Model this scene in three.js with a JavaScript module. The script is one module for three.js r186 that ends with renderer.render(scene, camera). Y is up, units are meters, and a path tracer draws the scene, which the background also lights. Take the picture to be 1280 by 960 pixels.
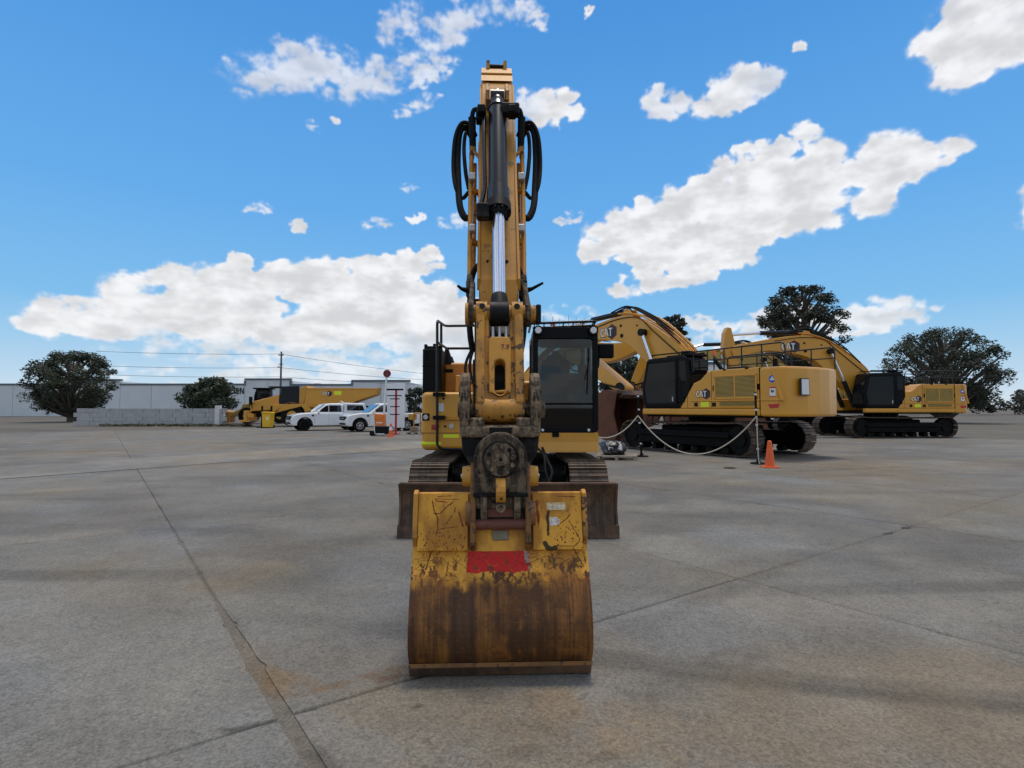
import * as THREE from 'three';
import { RoundedBoxGeometry } from 'three/addons/geometries/RoundedBoxGeometry.js';
import { mergeGeometries, toCreasedNormals } from 'three/addons/utils/BufferGeometryUtils.js';
import { TextGeometry } from 'three/addons/geometries/TextGeometry.js';
import { FontLoader } from 'three/addons/loaders/FontLoader.js';

// ------------------------------------------------------------------ camera
const H = 1.55, F = 710, HORIZON = 510;                       // eye height in metres, focal length in photograph pixels
const PITCH = Math.atan((HORIZON - 480) / F), C = Math.cos(PITCH), S = Math.sin(PITCH);
const scene = new THREE.Scene();
const camera = new THREE.PerspectiveCamera(2 * Math.atan(480 / F) * 180 / Math.PI, 4 / 3, 0.1, 2000);
camera.position.set(0, H, 0);
camera.rotation.set(PITCH, 0, 0);
const V = (x, y, z) => new THREE.Vector3(x, y, z);
function ray(px, py) { const dx = (px - 640) / F, dy = (480 - py) / F; return [dx, dy * C + S, C - dy * S]; }
function at(px, py, d) { const [x, y, f] = ray(px, py), t = d / f; return V(x * t, H + y * t, -d); }
function gp(px, py, h = 0) { const [x, y, f] = ray(px, py), t = (h - H) / y; return V(x * t, h, -f * t); }

// ------------------------------------------------------------------ noise
let seed = 20240613;
const rnd = () => { seed = (seed + 0x6d2b79f5) | 0; let t = Math.imul(seed ^ (seed >>> 15), 1 | seed); t = (t + Math.imul(t ^ (t >>> 7), 61 | t)) ^ t; return ((t ^ (t >>> 14)) >>> 0) / 4294967296; };
const rr = (a, b) => a + (b - a) * rnd();
const HT = new Float32Array(65536); for (let i = 0; i < 65536; i++) HT[i] = rnd();
const mod = (a, n) => ((a % n) + n) % n;
function pn(x, y, p, s = 0) {                                  // value noise, period p in lattice cells
  const xi = Math.floor(x), yi = Math.floor(y); let fx = x - xi, fy = y - yi;
  fx = fx * fx * (3 - 2 * fx); fy = fy * fy * (3 - 2 * fy);
  let x0 = xi % p, y0 = yi % p; if (x0 < 0) x0 += p; if (y0 < 0) y0 += p;
  const x1 = x0 + 1 === p ? 0 : x0 + 1, y1 = y0 + 1 === p ? 0 : y0 + 1, k = s * 3571, X0 = x0 * 157 + k, X1 = x1 * 157 + k; y0 *= 7919; const Y1 = y1 * 7919;
  const a = HT[(X0 + y0) & 65535], b = HT[(X1 + y0) & 65535], c = HT[(X0 + Y1) & 65535], d = HT[(X1 + Y1) & 65535];
  return (a + (b - a) * fx) * (1 - fy) + (c + (d - c) * fx) * fy;
}
function fbm(x, y, p, o = 5, s = 0, g = 0.5) { let a = 0, w = 1, t = 0; for (let i = 0; i < o; i++) { a += w * pn(x, y, p, s + i * 17); t += w; w *= g; x *= 2; y *= 2; p *= 2; } return a / t; }
const sm = (a, b, x) => { const t = Math.min(1, Math.max(0, (x - a) / (b - a))); return t * t * (3 - 2 * t); };
const mix = (a, b, t) => a + (b - a) * t;
const mix3 = (a, b, t) => [mix(a[0], b[0], t), mix(a[1], b[1], t), mix(a[2], b[2], t)];
const toS = (v) => { v = Math.min(1, Math.max(0, v)); return 255 * (v < 0.0031308 ? 12.92 * v : 1.055 * Math.pow(v, 1 / 2.4) - 0.055); };

// ------------------------------------------------------------------ sky: air and clouds, one radiance per direction
{
  const W = 4096, HH = 2048, data = new Float32Array(W * HH * 4);
  const blobs = [];
  const add = (px, py, rx, ry, rot = 0, k = 1, soft = 1) => {
    const [x, y, f] = ray(px, py), az = Math.atan2(x, f), el = Math.atan2(y, Math.hypot(x, f));
    const s = 1.06 / F * (f * f) * Math.max(0.55, 1 / (x * x + y * y + f * f));
    blobs.push([az, el, rx * s * 1.05, ry * s * 1.05, rot, k, soft]);
  };
  // thin streaks upper left, and heaps of cloud, as read from the photograph
  add(345, 90, 70, 38, 0.3, 0.72, 1.6); add(420, 95, 80, 36, -0.1, 0.78, 1.6); add(490, 95, 60, 26, 0.1, 0.7, 1.6); add(545, 92, 40, 13, 0.5, 0.85, 1.4);
  add(520, 133, 36, 10, 0.4, 0.7, 1.5); add(500, 35, 40, 26, 0.6, 0.72, 1.7); add(550, 50, 45, 26, 0.5, 0.72, 1.7); add(610, 12, 70, 26, 0.1, 0.78, 1.5); add(670, 22, 24, 16, -0.3, 0.8, 1.4);
  add(737, 15, 13, 9, 0.2, 0.8); add(697, 138, 48, 30, 0.1, 1); add(668, 130, 25, 20, 0, 0.8, 1.3);
  add(832, 130, 34, 26, -0.2, 0.9, 1.2); add(915, 118, 66, 34, 0.25, 1.1, 1.1); add(950, 105, 30, 26, 0, 0.9, 1.3);
  add(830, 265, 95, 36, 0.25, 1.3, 0.8); add(780, 305, 70, 34, 0.1, 1.3, 0.8); add(880, 290, 120, 55, 0.15, 1.5, 0.8); add(960, 255, 110, 60, 0.25, 1.5, 0.8); add(1040, 240, 110, 70, 0.2, 1.4, 0.9); add(930, 205, 50, 30, 0.2, 1, 1); add(990, 180, 50, 22, 0.3, 1, 1.1);
  add(830, 345, 80, 24, 0.25, 1.2, 0.8); add(900, 325, 80, 28, 0.3, 1.2, 0.8); add(712, 273, 18, 8, 0.1, 0.75, 1.3); add(1130, 205, 90, 40, 0.15, 1.1, 1);
  add(330, 355, 95, 34, 0, 1.4, 0.8); add(420, 350, 90, 30, 0.05, 1.4, 0.8); add(500, 335, 62, 22, 0.15, 1.2, 0.8); add(535, 318, 20, 14, 0, 0.9, 0.9); add(420, 395, 190, 40, 0, 1.6, 0.8); add(540, 395, 90, 40, 0, 1.4, 0.8); add(330, 410, 120, 40, 0, 1.3, 0.9); add(300, 325, 20, 12, 0, 0.8); add(230, 380, 110, 50, 0, 1.3, 0.9); add(120, 400, 110, 40, 0.1, 1.1, 1); add(510, 385, 60, 30, 0, 1.2, 1);
  add(560, 420, 90, 30, 0, 1.2, 1.2); add(420, 440, 220, 26, 0, 0.95, 1.6); add(330, 470, 200, 22, 0, 1, 1.5); add(480, 468, 160, 24, 0, 1.05, 1.5); add(600, 450, 80, 30, 0, 0.9, 1.5); add(400, 425, 60, 16, 0, 1, 1.2); add(310, 440, 60, 12, 0, 0.8, 1.5);
  add(473, 280, 17, 9, 0.1, 0.75, 1.4); add(521, 273, 14, 7, 0.2, 0.9, 1.1); add(325, 262, 17, 8, 0.1, 0.75, 1.4); add(372, 283, 12, 10, -0.2, 0.9, 1.1); add(572, 278, 22, 9, 0.1, 0.75, 1.4); add(512, 235, 13, 6, 0, 0.6, 1.6); add(392, 158, 8, 8, 0, 0.6, 1.5); add(420, 152, 7, 5, 0, 0.8);
  add(690, 395, 70, 12, 0, 0.75, 1.5); add(870, 405, 26, 14, 0, 0.9, 1.2); add(960, 402, 60, 18, 0.2, 1, 1.2); add(920, 425, 60, 16, 0, 0.85, 1.4); add(1080, 400, 90, 26, 0.1, 1, 1.2); add(1000, 60, 14, 10, 0, 0.8); add(735, 420, 40, 10, 0, 0.7, 1.5);
  for (let i = 0; i < 260; i++) {                              // the rest of the sky: the same broken cloud
    const el = Math.asin(rr(0.03, 0.99)), az = rr(-Math.PI, Math.PI);
    if (Math.abs(az) < 0.8 && el < 0.82) continue;
    const s = rr(0.035, 0.13);
    for (let k = 0; k < 4; k++) blobs.push([az + rr(-s, s) * 1.3 / Math.max(0.3, Math.cos(el)), el + rr(-s, s) * 0.5, s * rr(0.7, 1.4) / Math.max(0.35, Math.cos(el)), s * rr(0.35, 0.7), rr(-0.3, 0.3), rr(0.7, 1.4), rr(0.8, 1.5)]);
  }
  // every cloud is a heap of small round puffs: [azimuth, elevation, radius across, radius up, weight, softness]
  const puffs = [];
  for (const b of blobs) {
    const n = Math.round(Math.min(90, 16 + 16 * b[2] / b[3])), cr = Math.cos(b[4]), sr = Math.sin(b[4]), thin = sm(1.0, 1.5, b[6]);
    for (let i = 0; i < n; i++) {
      const t = rr(0, 2 * Math.PI), k = Math.sqrt(rnd()) * (0.82 + 0.3 * thin), x = Math.cos(t) * k, y = Math.sin(t) * k * (Math.sin(t) < 0 ? 0.75 : 1);
      const r = b[3] * mix(rr(0.22, 0.62), rr(0.25, 0.75), thin) * (1 - 0.35 * k), st = 1 + 0.9 * thin + 0.35;
      puffs.push([b[0] + (x * b[2] * cr - y * b[3] * sr), b[1] + (x * b[2] * sr + y * b[3] * cr), r * st, r * 0.95, b[5] * mix(rr(0.6, 1.1), rr(0.3, 0.6), thin), b[6]]);
    }
  }
  const cell = 32, grid = Array.from({ length: (W / cell) * (HH / cell) }, () => []);
  for (const b of puffs) {
    const R = 1.1 * Math.max(b[2], b[3]) + 0.012;
    const x0 = Math.floor((b[0] - R + Math.PI) / (2 * Math.PI) * W / cell), x1 = Math.floor((b[0] + R + Math.PI) / (2 * Math.PI) * W / cell);
    const y0 = Math.max(0, Math.floor((b[1] - R + Math.PI / 2) / Math.PI * HH / cell)), y1 = Math.min(HH / cell - 1, Math.floor((b[1] + R + Math.PI / 2) / Math.PI * HH / cell));
    for (let y = y0; y <= y1; y++) for (let x = x0; x <= x1; x++) grid[y * (W / cell) + mod(x, W / cell)].push(b);
  }
  const gn = (x, y, s) => {                                     // gradient noise, -1 .. 1
    const xi = Math.floor(x), yi = Math.floor(y), fx = x - xi, fy = y - yi, u = fx * fx * fx * (fx * (fx * 6 - 15) + 10), v = fy * fy * fy * (fy * (fy * 6 - 15) + 10);
    const g = (i, j) => { const a = HT[((xi + i) * 157 + (yi + j) * 7919 + s * 3571) & 65535] * 6.2831853; return Math.cos(a) * (fx - i) + Math.sin(a) * (fy - j); };
    return 1.5 * mix(mix(g(0, 0), g(1, 0), u), mix(g(0, 1), g(1, 1), u), v);
  };
  const gfbm = (x, y, o, s, k = 0.5) => { let a = 0, w = 1; for (let i = 0; i < o; i++) { a += w * gn(x, y, s + i * 13); w *= k; x = x * 2.03 + 7.1; y = y * 2.03 + 3.7; } return a; };
  const stops = [[0, [0.62, 0.7, 0.77]], [0.05, [0.45, 0.62, 0.77]], [0.1, [0.32, 0.55, 0.77]], [0.16, [0.2, 0.47, 0.77]], [0.32, [0.125, 0.375, 0.75]], [0.6, [0.07, 0.275, 0.66]], [1.0, [0.05, 0.21, 0.55]], [1.6, [0.04, 0.18, 0.5]]];
  const layer = (el) => { for (let k = 0; k + 1 < stops.length; k++) if (el <= stops[k + 1][0]) return mix3(stops[k][1], stops[k + 1][1], Math.max(0, (el - stops[k][0]) / (stops[k + 1][0] - stops[k][0]))); return stops[stops.length - 1][1]; };
  const look = (i, j, base) => {
    const el = ((j + 0.5) / HH - 0.5) * Math.PI, az = ((i + 0.5) / W) * 2 * Math.PI - Math.PI;
    const list = grid[Math.floor(j / cell) * (W / cell) + Math.floor(i / cell)];
    if (!list.length) return base;
    const u = az * 26, v = el * 30, wx = gfbm(u * 1.4, v * 1.6, 4, 50, 0.55) * 0.006, wy = gfbm(u * 1.4, v * 1.6, 4, 190, 0.55) * 0.0045;
    let D = 0, so = 0;
    for (const b of list) {
      let dx = az - b[0]; if (dx > Math.PI) dx -= 2 * Math.PI; if (dx < -Math.PI) dx += 2 * Math.PI;
      const x = (dx + wx) / b[2], y = (el - b[1] + wy) / b[3], r2 = x * x + y * y;
      if (r2 < 1) { const g = (1 - r2) * (1 - r2) * b[4]; D += g; so += g * b[5]; }
    }
    if (D <= 0.01) return base;
    const soft = so / D, n = gfbm(u * 2.2, v * 2.6, 6, 7, 0.58), thin = sm(0.95, 1.5, soft);
    const d = D + n * mix(0.36, 0.55, thin) * Math.min(1, D * 2);
    const a = mix(sm(0.02, 1.05, d), 0.74 * sm(0.02, 1.6, d), thin);
    const lump = gfbm(u * 0.6, v * 1.2, 4, 71, 0.5);
    const light = mix(0.62, 0.88, sm(-0.8, 0.7, 0.75 * lump + 0.15 * n - 0.2 * Math.min(2, D) + 0.3));
    return mix3(base, [light * 0.985, light * 0.985, light], a * 0.97);
  };
  const j0 = HH / 2 - 8, set = (i, j, c) => { const o = (j * W + mod(i - W / 4, W)) * 4; data[o] = c[0] * 0.8; data[o + 1] = c[1] * 0.8; data[o + 2] = c[2] * 0.8; data[o + 3] = 1; };   // column 0 looks along -x
  const fi0 = Math.floor(W * 0.36), fi1 = Math.floor(W * 0.64), fj1 = HH / 2 + 480;
  for (let j = 0; j < j0; j++) for (let i = 0; i < W; i++) set(i, j, [0.14, 0.135, 0.125]);
  for (let j = j0; j < HH; j += 8) {  // coarse all round
    for (let i = 0; i < W; i += 8) { const c = look(i + 4, j + 4, layer(((j + 4.5) / HH - 0.5) * Math.PI)); for (let y = j; y < Math.min(HH, j + 8); y++) for (let x = i; x < i + 8; x++) set(x, y, c); }
  }
  for (let j = j0; j < fj1; j++) { const base = layer(((j + 0.5) / HH - 0.5) * Math.PI); for (let i = fi0; i < fi1; i++) set(i, j, look(i, j, base)); }
  const t = new THREE.DataTexture(data, W, HH, THREE.RGBAFormat, THREE.FloatType);
  t.mapping = THREE.EquirectangularReflectionMapping; t.magFilter = THREE.LinearFilter; t.minFilter = THREE.LinearFilter; t.needsUpdate = true;
  scene.background = t; scene.environment = t;
}
// the sun stands high behind the machine, veiled by cloud
const sun = new THREE.DirectionalLight(new THREE.Color(1, 0.92, 0.8), 1.5);
sun.position.set(3, 40, -20); sun.target.position.set(0, 0, -12); sun.castShadow = true; sun.shadow.radius = 26;
Object.assign(sun.shadow.camera, { left: -60, right: 60, top: 60, bottom: -60, near: 1, far: 160 }); sun.shadow.mapSize.set(4096, 4096);
scene.add(sun, sun.target);
const renderer = new THREE.WebGLRenderer({ antialias: true });
renderer.setSize(1024, 768); renderer.toneMapping = THREE.LinearToneMapping; renderer.toneMappingExposure = 1.38;
renderer.shadowMap.enabled = true; renderer.shadowMap.type = THREE.PCFSoftShadowMap;

// ------------------------------------------------------------------ textures and materials
function dataTex(n, fn, srgb = true) {
  const d = new Uint8Array(n * n * 4);
  for (let j = 0; j < n; j++) for (let i = 0; i < n; i++) { const c = fn(i / n, j / n), o = (j * n + i) * 4; for (let k = 0; k < 3; k++) d[o + k] = srgb ? toS(c[k]) : 255 * Math.min(1, Math.max(0, c[k])); d[o + 3] = 255; }
  const t = new THREE.DataTexture(d, n, n); t.wrapS = t.wrapT = THREE.RepeatWrapping; t.magFilter = THREE.LinearFilter; t.minFilter = THREE.LinearMipmapLinearFilter;
  if (srgb) t.colorSpace = THREE.SRGBColorSpace; t.needsUpdate = true; return t;
}
const rep = (t, m) => { t.repeat.set(1 / m, 1 / m); return t; };
const sc3 = (c, k) => [c[0] * k, c[1] * k, c[2] * k];
// paint over steel: mottling, dust, streaks and chips. dirt 0..1 how much, wear 0..1 chips down to rust
function paintTex(base, dirt, wear, dust = [0.2, 0.16, 0.1], s = 0, n = 512) {
  return dataTex(n, (u, v) => {
    let c = sc3(base, 0.92 + 0.16 * fbm(u * 4, v * 4, 4, 5, s));
    const g = fbm(u * 6, v * 6, 6, 6, s + 3, 0.6), st = fbm(u * 40, v * 4, 4, 4, s + 5);
    c = mix3(c, dust, dirt * (0.25 + 0.75 * sm(0.42, 0.72, g)) * (0.6 + 0.4 * st));
    const ch = fbm(u * 24, v * 24, 24, 4, s + 9, 0.6), reg = fbm(u * 3, v * 3, 3, 3, s + 11);
    c = mix3(c, [0.07, 0.035, 0.018], sm(0.74 - 0.2 * wear - 0.12 * wear * reg, 0.79 - 0.2 * wear, ch) * Math.min(1, wear * 2));
    return c;
  });
}
const M = {};
const mk = (name, o) => (M[name] = new THREE.MeshPhysicalMaterial(o));
const col = (r, g, b) => new THREE.Color().setRGB(r, g, b);
const YEL = [0.67, 0.3, 0.017];
const fineBump = rep(dataTex(256, (u, v) => { const a = fbm(u * 32, v * 32, 32, 4, 5); return [a, a, a]; }, false), 0.35);
const roughVar = (lo, hi, s) => dataTex(256, (u, v) => { const a = mix(lo, hi, fbm(u * 5, v * 5, 5, 5, s)); return [a, a, a]; }, false);
mk('yellow', { map: rep(paintTex(YEL, 0.12, 0.04, [0.32, 0.22, 0.1], 1), 2), roughness: 0.42, clearcoat: 0.25, clearcoatRoughness: 0.35 });
mk('yellowClean', { map: rep(paintTex([0.69, 0.312, 0.016], 0.07, 0.0, [0.3, 0.22, 0.1], 2), 2.5), roughness: 0.36, clearcoat: 0.3, clearcoatRoughness: 0.3 });
mk('yellowWorn', { map: rep(paintTex([0.63, 0.275, 0.02], 0.42, 0.24, [0.16, 0.085, 0.03], 3, 1024), 1.2), roughness: 0.55, bumpMap: fineBump, bumpScale: 0.0006 });
mk('yellowDirty', { map: rep(paintTex([0.6, 0.265, 0.025], 0.75, 0.5, [0.11, 0.062, 0.028], 4, 1024), 0.9), roughness: 0.65, bumpMap: fineBump, bumpScale: 0.001 });
mk('yellowOld', { map: rep(paintTex([0.5, 0.33, 0.07], 0.35, 0.1, [0.2, 0.15, 0.08], 6), 2), roughness: 0.6 });
mk('orangePaint', { map: rep(paintTex([0.62, 0.3, 0.04], 0.25, 0.35, [0.22, 0.1, 0.03], 7), 0.5), roughness: 0.5 });
mk('rust', { map: rep(dataTex(1024, (u, v) => { const a = fbm(u * 5, v * 5, 5, 7, 3, 0.6), st = fbm(u * 60, v * 5, 5, 4, 8), q = fbm(u * 10, v * 10, 10, 5, 21); let c = mix3([0.06, 0.034, 0.02], [0.165, 0.09, 0.048], sm(0.3, 0.7, a)); c = mix3(c, [0.15, 0.07, 0.03], 0.6 * sm(0.55, 0.75, q)); c = mix3(c, [0.2, 0.15, 0.1], 0.35 * sm(0.58, 0.8, st)); return c; }), 1.1), roughness: 0.72, metalness: 0.15, bumpMap: fineBump, bumpScale: 0.0015 });
mk('trackSteel', { map: rep(dataTex(512, (u, v) => { const a = fbm(u * 6, v * 6, 6, 6, 13, 0.6), b = fbm(u * 20, v * 20, 20, 4, 17); let c = mix3([0.05, 0.034, 0.024], [0.13, 0.085, 0.055], sm(0.3, 0.7, a)); return mix3(c, [0.17, 0.14, 0.11], 0.6 * sm(0.58, 0.75, b)); }), 0.6), roughness: 0.62, metalness: 0.25, bumpMap: fineBump, bumpScale: 0.0015 });
const mudMap = (dark, mid, tan, k0, k1, s0) => dataTex(1024, (u, v) => { const a = fbm(u * 7, v * 7, 7, 7, s0, 0.68), b = fbm(u * 14, v * 14, 14, 6, s0 + 6, 0.68), st = fbm(u * 40, v * 6, 6, 5, s0 + 12, 0.6), f = pn(u * 256, v * 256, 256, s0 + 20); let c = mix3(dark, mid, sm(0.36, 0.66, a)); c = mix3(c, tan, 0.85 * sm(k0, k1, 0.6 * b + 0.4 * st)); return sc3(c, 0.75 + 0.5 * f); });
mk('mud', { specularIntensity: 0.4, map: rep(mudMap([0.012, 0.01, 0.008], [0.07, 0.05, 0.034], [0.2, 0.14, 0.085], 0.42, 0.66, 23), 0.6), roughness: 0.75, bumpMap: rep(dataTex(512, (u, v) => { const a = fbm(u * 14, v * 14, 14, 6, 29, 0.68); return [a, a, a]; }, false), 0.6), bumpScale: 0.006 });
mk('mudLight', { specularIntensity: 0.4, map: rep(mudMap([0.022, 0.017, 0.012], [0.11, 0.078, 0.052], [0.27, 0.19, 0.115], 0.38, 0.62, 127), 0.45), roughness: 0.75, bumpMap: fineBump, bumpScale: 0.003 });
mk('greaseBlack', { specularIntensity: 0.4, map: rep(dataTex(512, (u, v) => { const a = fbm(u * 6, v * 6, 6, 6, 33, 0.6); return mix3([0.006, 0.006, 0.006], [0.04, 0.032, 0.025], sm(0.5, 0.78, a)); }), 0.6), roughnessMap: rep(roughVar(0.35, 0.8, 5), 0.5), roughness: 1 });
mk('rustRed', { map: rep(paintTex([0.17, 0.05, 0.028], 0.4, 0.3, [0.05, 0.03, 0.02], 9), 0.8), roughness: 0.7 });
mk('rustPaint', { map: rep(paintTex([0.25, 0.105, 0.022], 0.6, 0.6, [0.06, 0.03, 0.015], 8, 512), 0.5), roughness: 0.65, bumpMap: fineBump, bumpScale: 0.001 });
mk('bucketInside', { map: rep(paintTex([0.16, 0.05, 0.018], 0.6, 0.3, [0.03, 0.018, 0.014], 10), 1.6), roughness: 0.75 });
mk('blackPaint', { color: col(0.005, 0.005, 0.006), roughness: 0.28, specularIntensity: 0.6, clearcoat: 0.12, clearcoatRoughness: 0.2 });
mk('black', { map: rep(dataTex(256, (u, v) => { const a = fbm(u * 6, v * 6, 6, 5, 41); return sc3([0.007, 0.007, 0.007], 0.6 + 0.9 * a); }), 0.8), roughness: 0.55, specularIntensity: 0.18 });
mk('blackFrame', { map: rep(dataTex(256, (u, v) => { const a = fbm(u * 6, v * 6, 6, 5, 43); return sc3([0.005, 0.005, 0.0055], 0.6 + 0.9 * a); }), 0.8), roughness: 0.4, specularIntensity: 0.25 });
mk('rubber', { map: rep(dataTex(256, (u, v) => { const a = fbm(u * 8, v * 8, 8, 5, 47); return sc3([0.009, 0.0085, 0.0085], 0.6 + 0.9 * a); }), 0.4), roughness: 0.7, specularIntensity: 0.3 });
mk('chrome', { color: col(0.78, 0.79, 0.82), metalness: 1, roughness: 0.2 });
mk('steel', { color: col(0.42, 0.41, 0.39), metalness: 0.85, roughness: 0.38 });
mk('zinc', { color: col(0.5, 0.49, 0.46), metalness: 0.5, roughness: 0.45 });
mk('glassClear', { color: col(0.85, 0.92, 0.92), transmission: 1, thickness: 0, roughness: 0.02, ior: 1.5 });
mk('glass', { color: col(0.3, 0.38, 0.39), transmission: 1, thickness: 0, roughness: 0.02, ior: 1.5 });
mk('cabGlass', { color: col(0.006, 0.007, 0.008), roughness: 0.03, specularIntensity: 0.4 });
mk('glassDark', { color: col(0.012, 0.014, 0.018), roughness: 0.04, specularIntensity: 1, clearcoat: 1, clearcoatRoughness: 0.02 });
mk('interior', { color: col(0.012, 0.012, 0.013), roughness: 0.8, specularIntensity: 0.3 });
mk('hivis', { color: col(0.78, 0.85, 0.02), roughness: 0.4 });
mk('white', { map: rep(paintTex([0.83, 0.825, 0.81], 0.03, 0, [0.4, 0.36, 0.3], 12), 3), roughness: 0.3, clearcoat: 0.8, clearcoatRoughness: 0.08 });
mk('whitePrint', { map: rep(paintTex([0.7, 0.69, 0.66], 0.2, 0.02, [0.4, 0.32, 0.2], 14), 0.6), roughness: 0.5 });
mk('letter', { color: col(0.78, 0.77, 0.74), roughness: 0.5 });
mk('letterBlack', { color: col(0.015, 0.015, 0.015), roughness: 0.5 });
mk('maroon', { color: col(0.09, 0.012, 0.016), roughness: 0.5 });
mk('fadedPink', { color: col(0.16, 0.06, 0.065), roughness: 0.6 });
mk('red', { color: col(0.5, 0.02, 0.018), roughness: 0.4 });
mk('redLamp', { color: col(0.42, 0.015, 0.012), roughness: 0.2, clearcoat: 1 });
mk('amber', { color: col(0.75, 0.16, 0.015), roughness: 0.3 });
mk('lens', { color: col(0.72, 0.74, 0.74), roughness: 0.12, clearcoat: 1 });
mk('coneOrange', { map: rep(paintTex([0.85, 0.125, 0.015], 0.1, 0.02, [0.3, 0.12, 0.05], 15), 0.6), roughness: 0.45 });
mk('orange', { map: rep(paintTex([0.8, 0.2, 0.02], 0.08, 0, [0.3, 0.12, 0.05], 16), 1), roughness: 0.5 });
mk('binYellow', { map: rep(paintTex([0.78, 0.45, 0.015], 0.08, 0, [0.3, 0.2, 0.05], 17), 1), roughness: 0.5 });
mk('wood', { map: rep(dataTex(256, (u, v) => { const a = fbm(u * 3, v * 40, 3 * 8, 4, 51), b = fbm(u * 5, v * 5, 5, 4, 53); return mix3([0.2, 0.155, 0.11], [0.38, 0.31, 0.23], 0.6 * a + 0.4 * b); }), 1), roughness: 0.85 });
mk('rope', { color: col(0.5, 0.45, 0.36), roughness: 0.8 });
mk('plasticBag', { map: rep(paintTex([0.018, 0.018, 0.02], 0.1, 0, [0.1, 0.1, 0.1], 19), 0.5), roughness: 0.35 });
mk('blueSign', { color: col(0.02, 0.1, 0.5), roughness: 0.4 });
mk('navy', { map: rep(paintTex([0.008, 0.011, 0.024], 0.1, 0, [0.03, 0.03, 0.03], 20), 1.5), roughness: 0.3, specularIntensity: 0.5 });
mk('wall', { map: rep(dataTex(512, (u, v) => { const a = fbm(u * 4, v * 4, 4, 5, 61), st = fbm(u * 40, v * 3, 3, 4, 63); return sc3([0.66, 0.68, 0.68], 0.88 + 0.16 * a + 0.1 * (st - 0.5)); }), 8), roughness: 0.8 });
mk('wallTrim', { color: col(0.12, 0.14, 0.16), roughness: 0.6 });
mk('block', { map: rep(dataTex(256, (u, v) => sc3([0.4, 0.39, 0.37], 0.8 + 0.4 * fbm(u * 6, v * 6, 6, 5, 65))), 2), roughness: 0.9 });
mk('pole', { map: rep(dataTex(256, (u, v) => sc3([0.13, 0.12, 0.115], 0.7 + 0.6 * fbm(u * 4, v * 30, 30, 4, 67))), 1), roughness: 0.9 });
mk('bark', { map: rep(dataTex(256, (u, v) => mix3([0.05, 0.04, 0.032], [0.16, 0.13, 0.1], fbm(u * 20, v * 5, 5, 5, 69))), 1), roughness: 0.95 });
mk('glove', { color: col(0.35, 0.26, 0.12), roughness: 0.9 });

// ------------------------------------------------------------------ geometry helpers
function fin(g, keepUV) {
  if (g.index) g = g.toNonIndexed();
  for (const k of Object.keys(g.attributes)) if (!['position', 'normal', 'uv'].includes(k)) g.deleteAttribute(k);
  if (!g.attributes.normal) g.computeVertexNormals();
  if (!keepUV) {
    const p = g.attributes.position, n = g.attributes.normal, uv = new Float32Array(p.count * 2);
    for (let i = 0; i < p.count; i += 3) {
      const a = V().fromBufferAttribute(p, i), b = V().fromBufferAttribute(p, i + 1), c = V().fromBufferAttribute(p, i + 2);
      const f = b.clone().sub(a).cross(c.clone().sub(a)), ax = Math.abs(f.x), ay = Math.abs(f.y), az = Math.abs(f.z);
      for (let k = 0; k < 3; k++) {
        const x = p.getX(i + k), y = p.getY(i + k), z = p.getZ(i + k);
        const [u, v] = ax >= ay && ax >= az ? [z + 0.37, y] : ay >= az ? [x, z + 0.61] : [x, y];
        uv[(i + k) * 2] = u; uv[(i + k) * 2 + 1] = v;
      }
    }
    g.setAttribute('uv', new THREE.BufferAttribute(uv, 2));
  }
  return g;
}
const merged = (gs, keepUV) => mergeGeometries(gs.flat(9).map((g) => fin(g, keepUV)));
function part(parent, name, mat, ...gs) {
  const keep = gs[gs.length - 1] === true; if (keep) gs.pop();
  const m = new THREE.Mesh(merged(gs, keep), mat); m.name = name; m.castShadow = m.receiveShadow = true; parent.add(m); return m;
}
const used = {};
const numbered = (n) => { used[n] = (used[n] ?? -1) + 1; return used[n] ? n + '_' + String(used[n]).padStart(3, '0') : n; };
function thing(name, label, category, group) {
  const o = new THREE.Group(); o.name = numbered(name); o.userData = { label, category }; if (group) o.userData.group = group; scene.add(o); return o;
}
function box(x0, x1, y0, y1, z0, z1, r = 0.012) {
  const w = Math.abs(x1 - x0), h = Math.abs(y1 - y0), d = Math.abs(z1 - z0); r = Math.min(r, w * 0.45, h * 0.45, d * 0.45);
  const g = r > 0 ? new RoundedBoxGeometry(w, h, d, r > 0.03 ? 3 : 1, r) : new THREE.BoxGeometry(w, h, d);
  return g.translate((x0 + x1) / 2, (y0 + y1) / 2, (z0 + z1) / 2);
}
const UPV = V(0, 1, 0);
function bar(a, b, r, r2 = r, seg = 14, open = false) {
  a = a.isVector3 ? a : V(...a); b = b.isVector3 ? b : V(...b);
  const d = b.clone().sub(a), g = new THREE.CylinderGeometry(r2, r, d.length(), seg, 1, open);
  g.applyQuaternion(new THREE.Quaternion().setFromUnitVectors(UPV, d.clone().normalize())); const c = a.clone().add(b).multiplyScalar(0.5); return g.translate(c.x, c.y, c.z);
}
function hose(pts, r, n = 40, seg = 8, tension = 0.5) { return new THREE.TubeGeometry(new THREE.CatmullRomCurve3(pts.map((p) => p.isVector3 ? p : V(...p)), false, 'catmullrom', tension), n, r, seg); }
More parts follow.
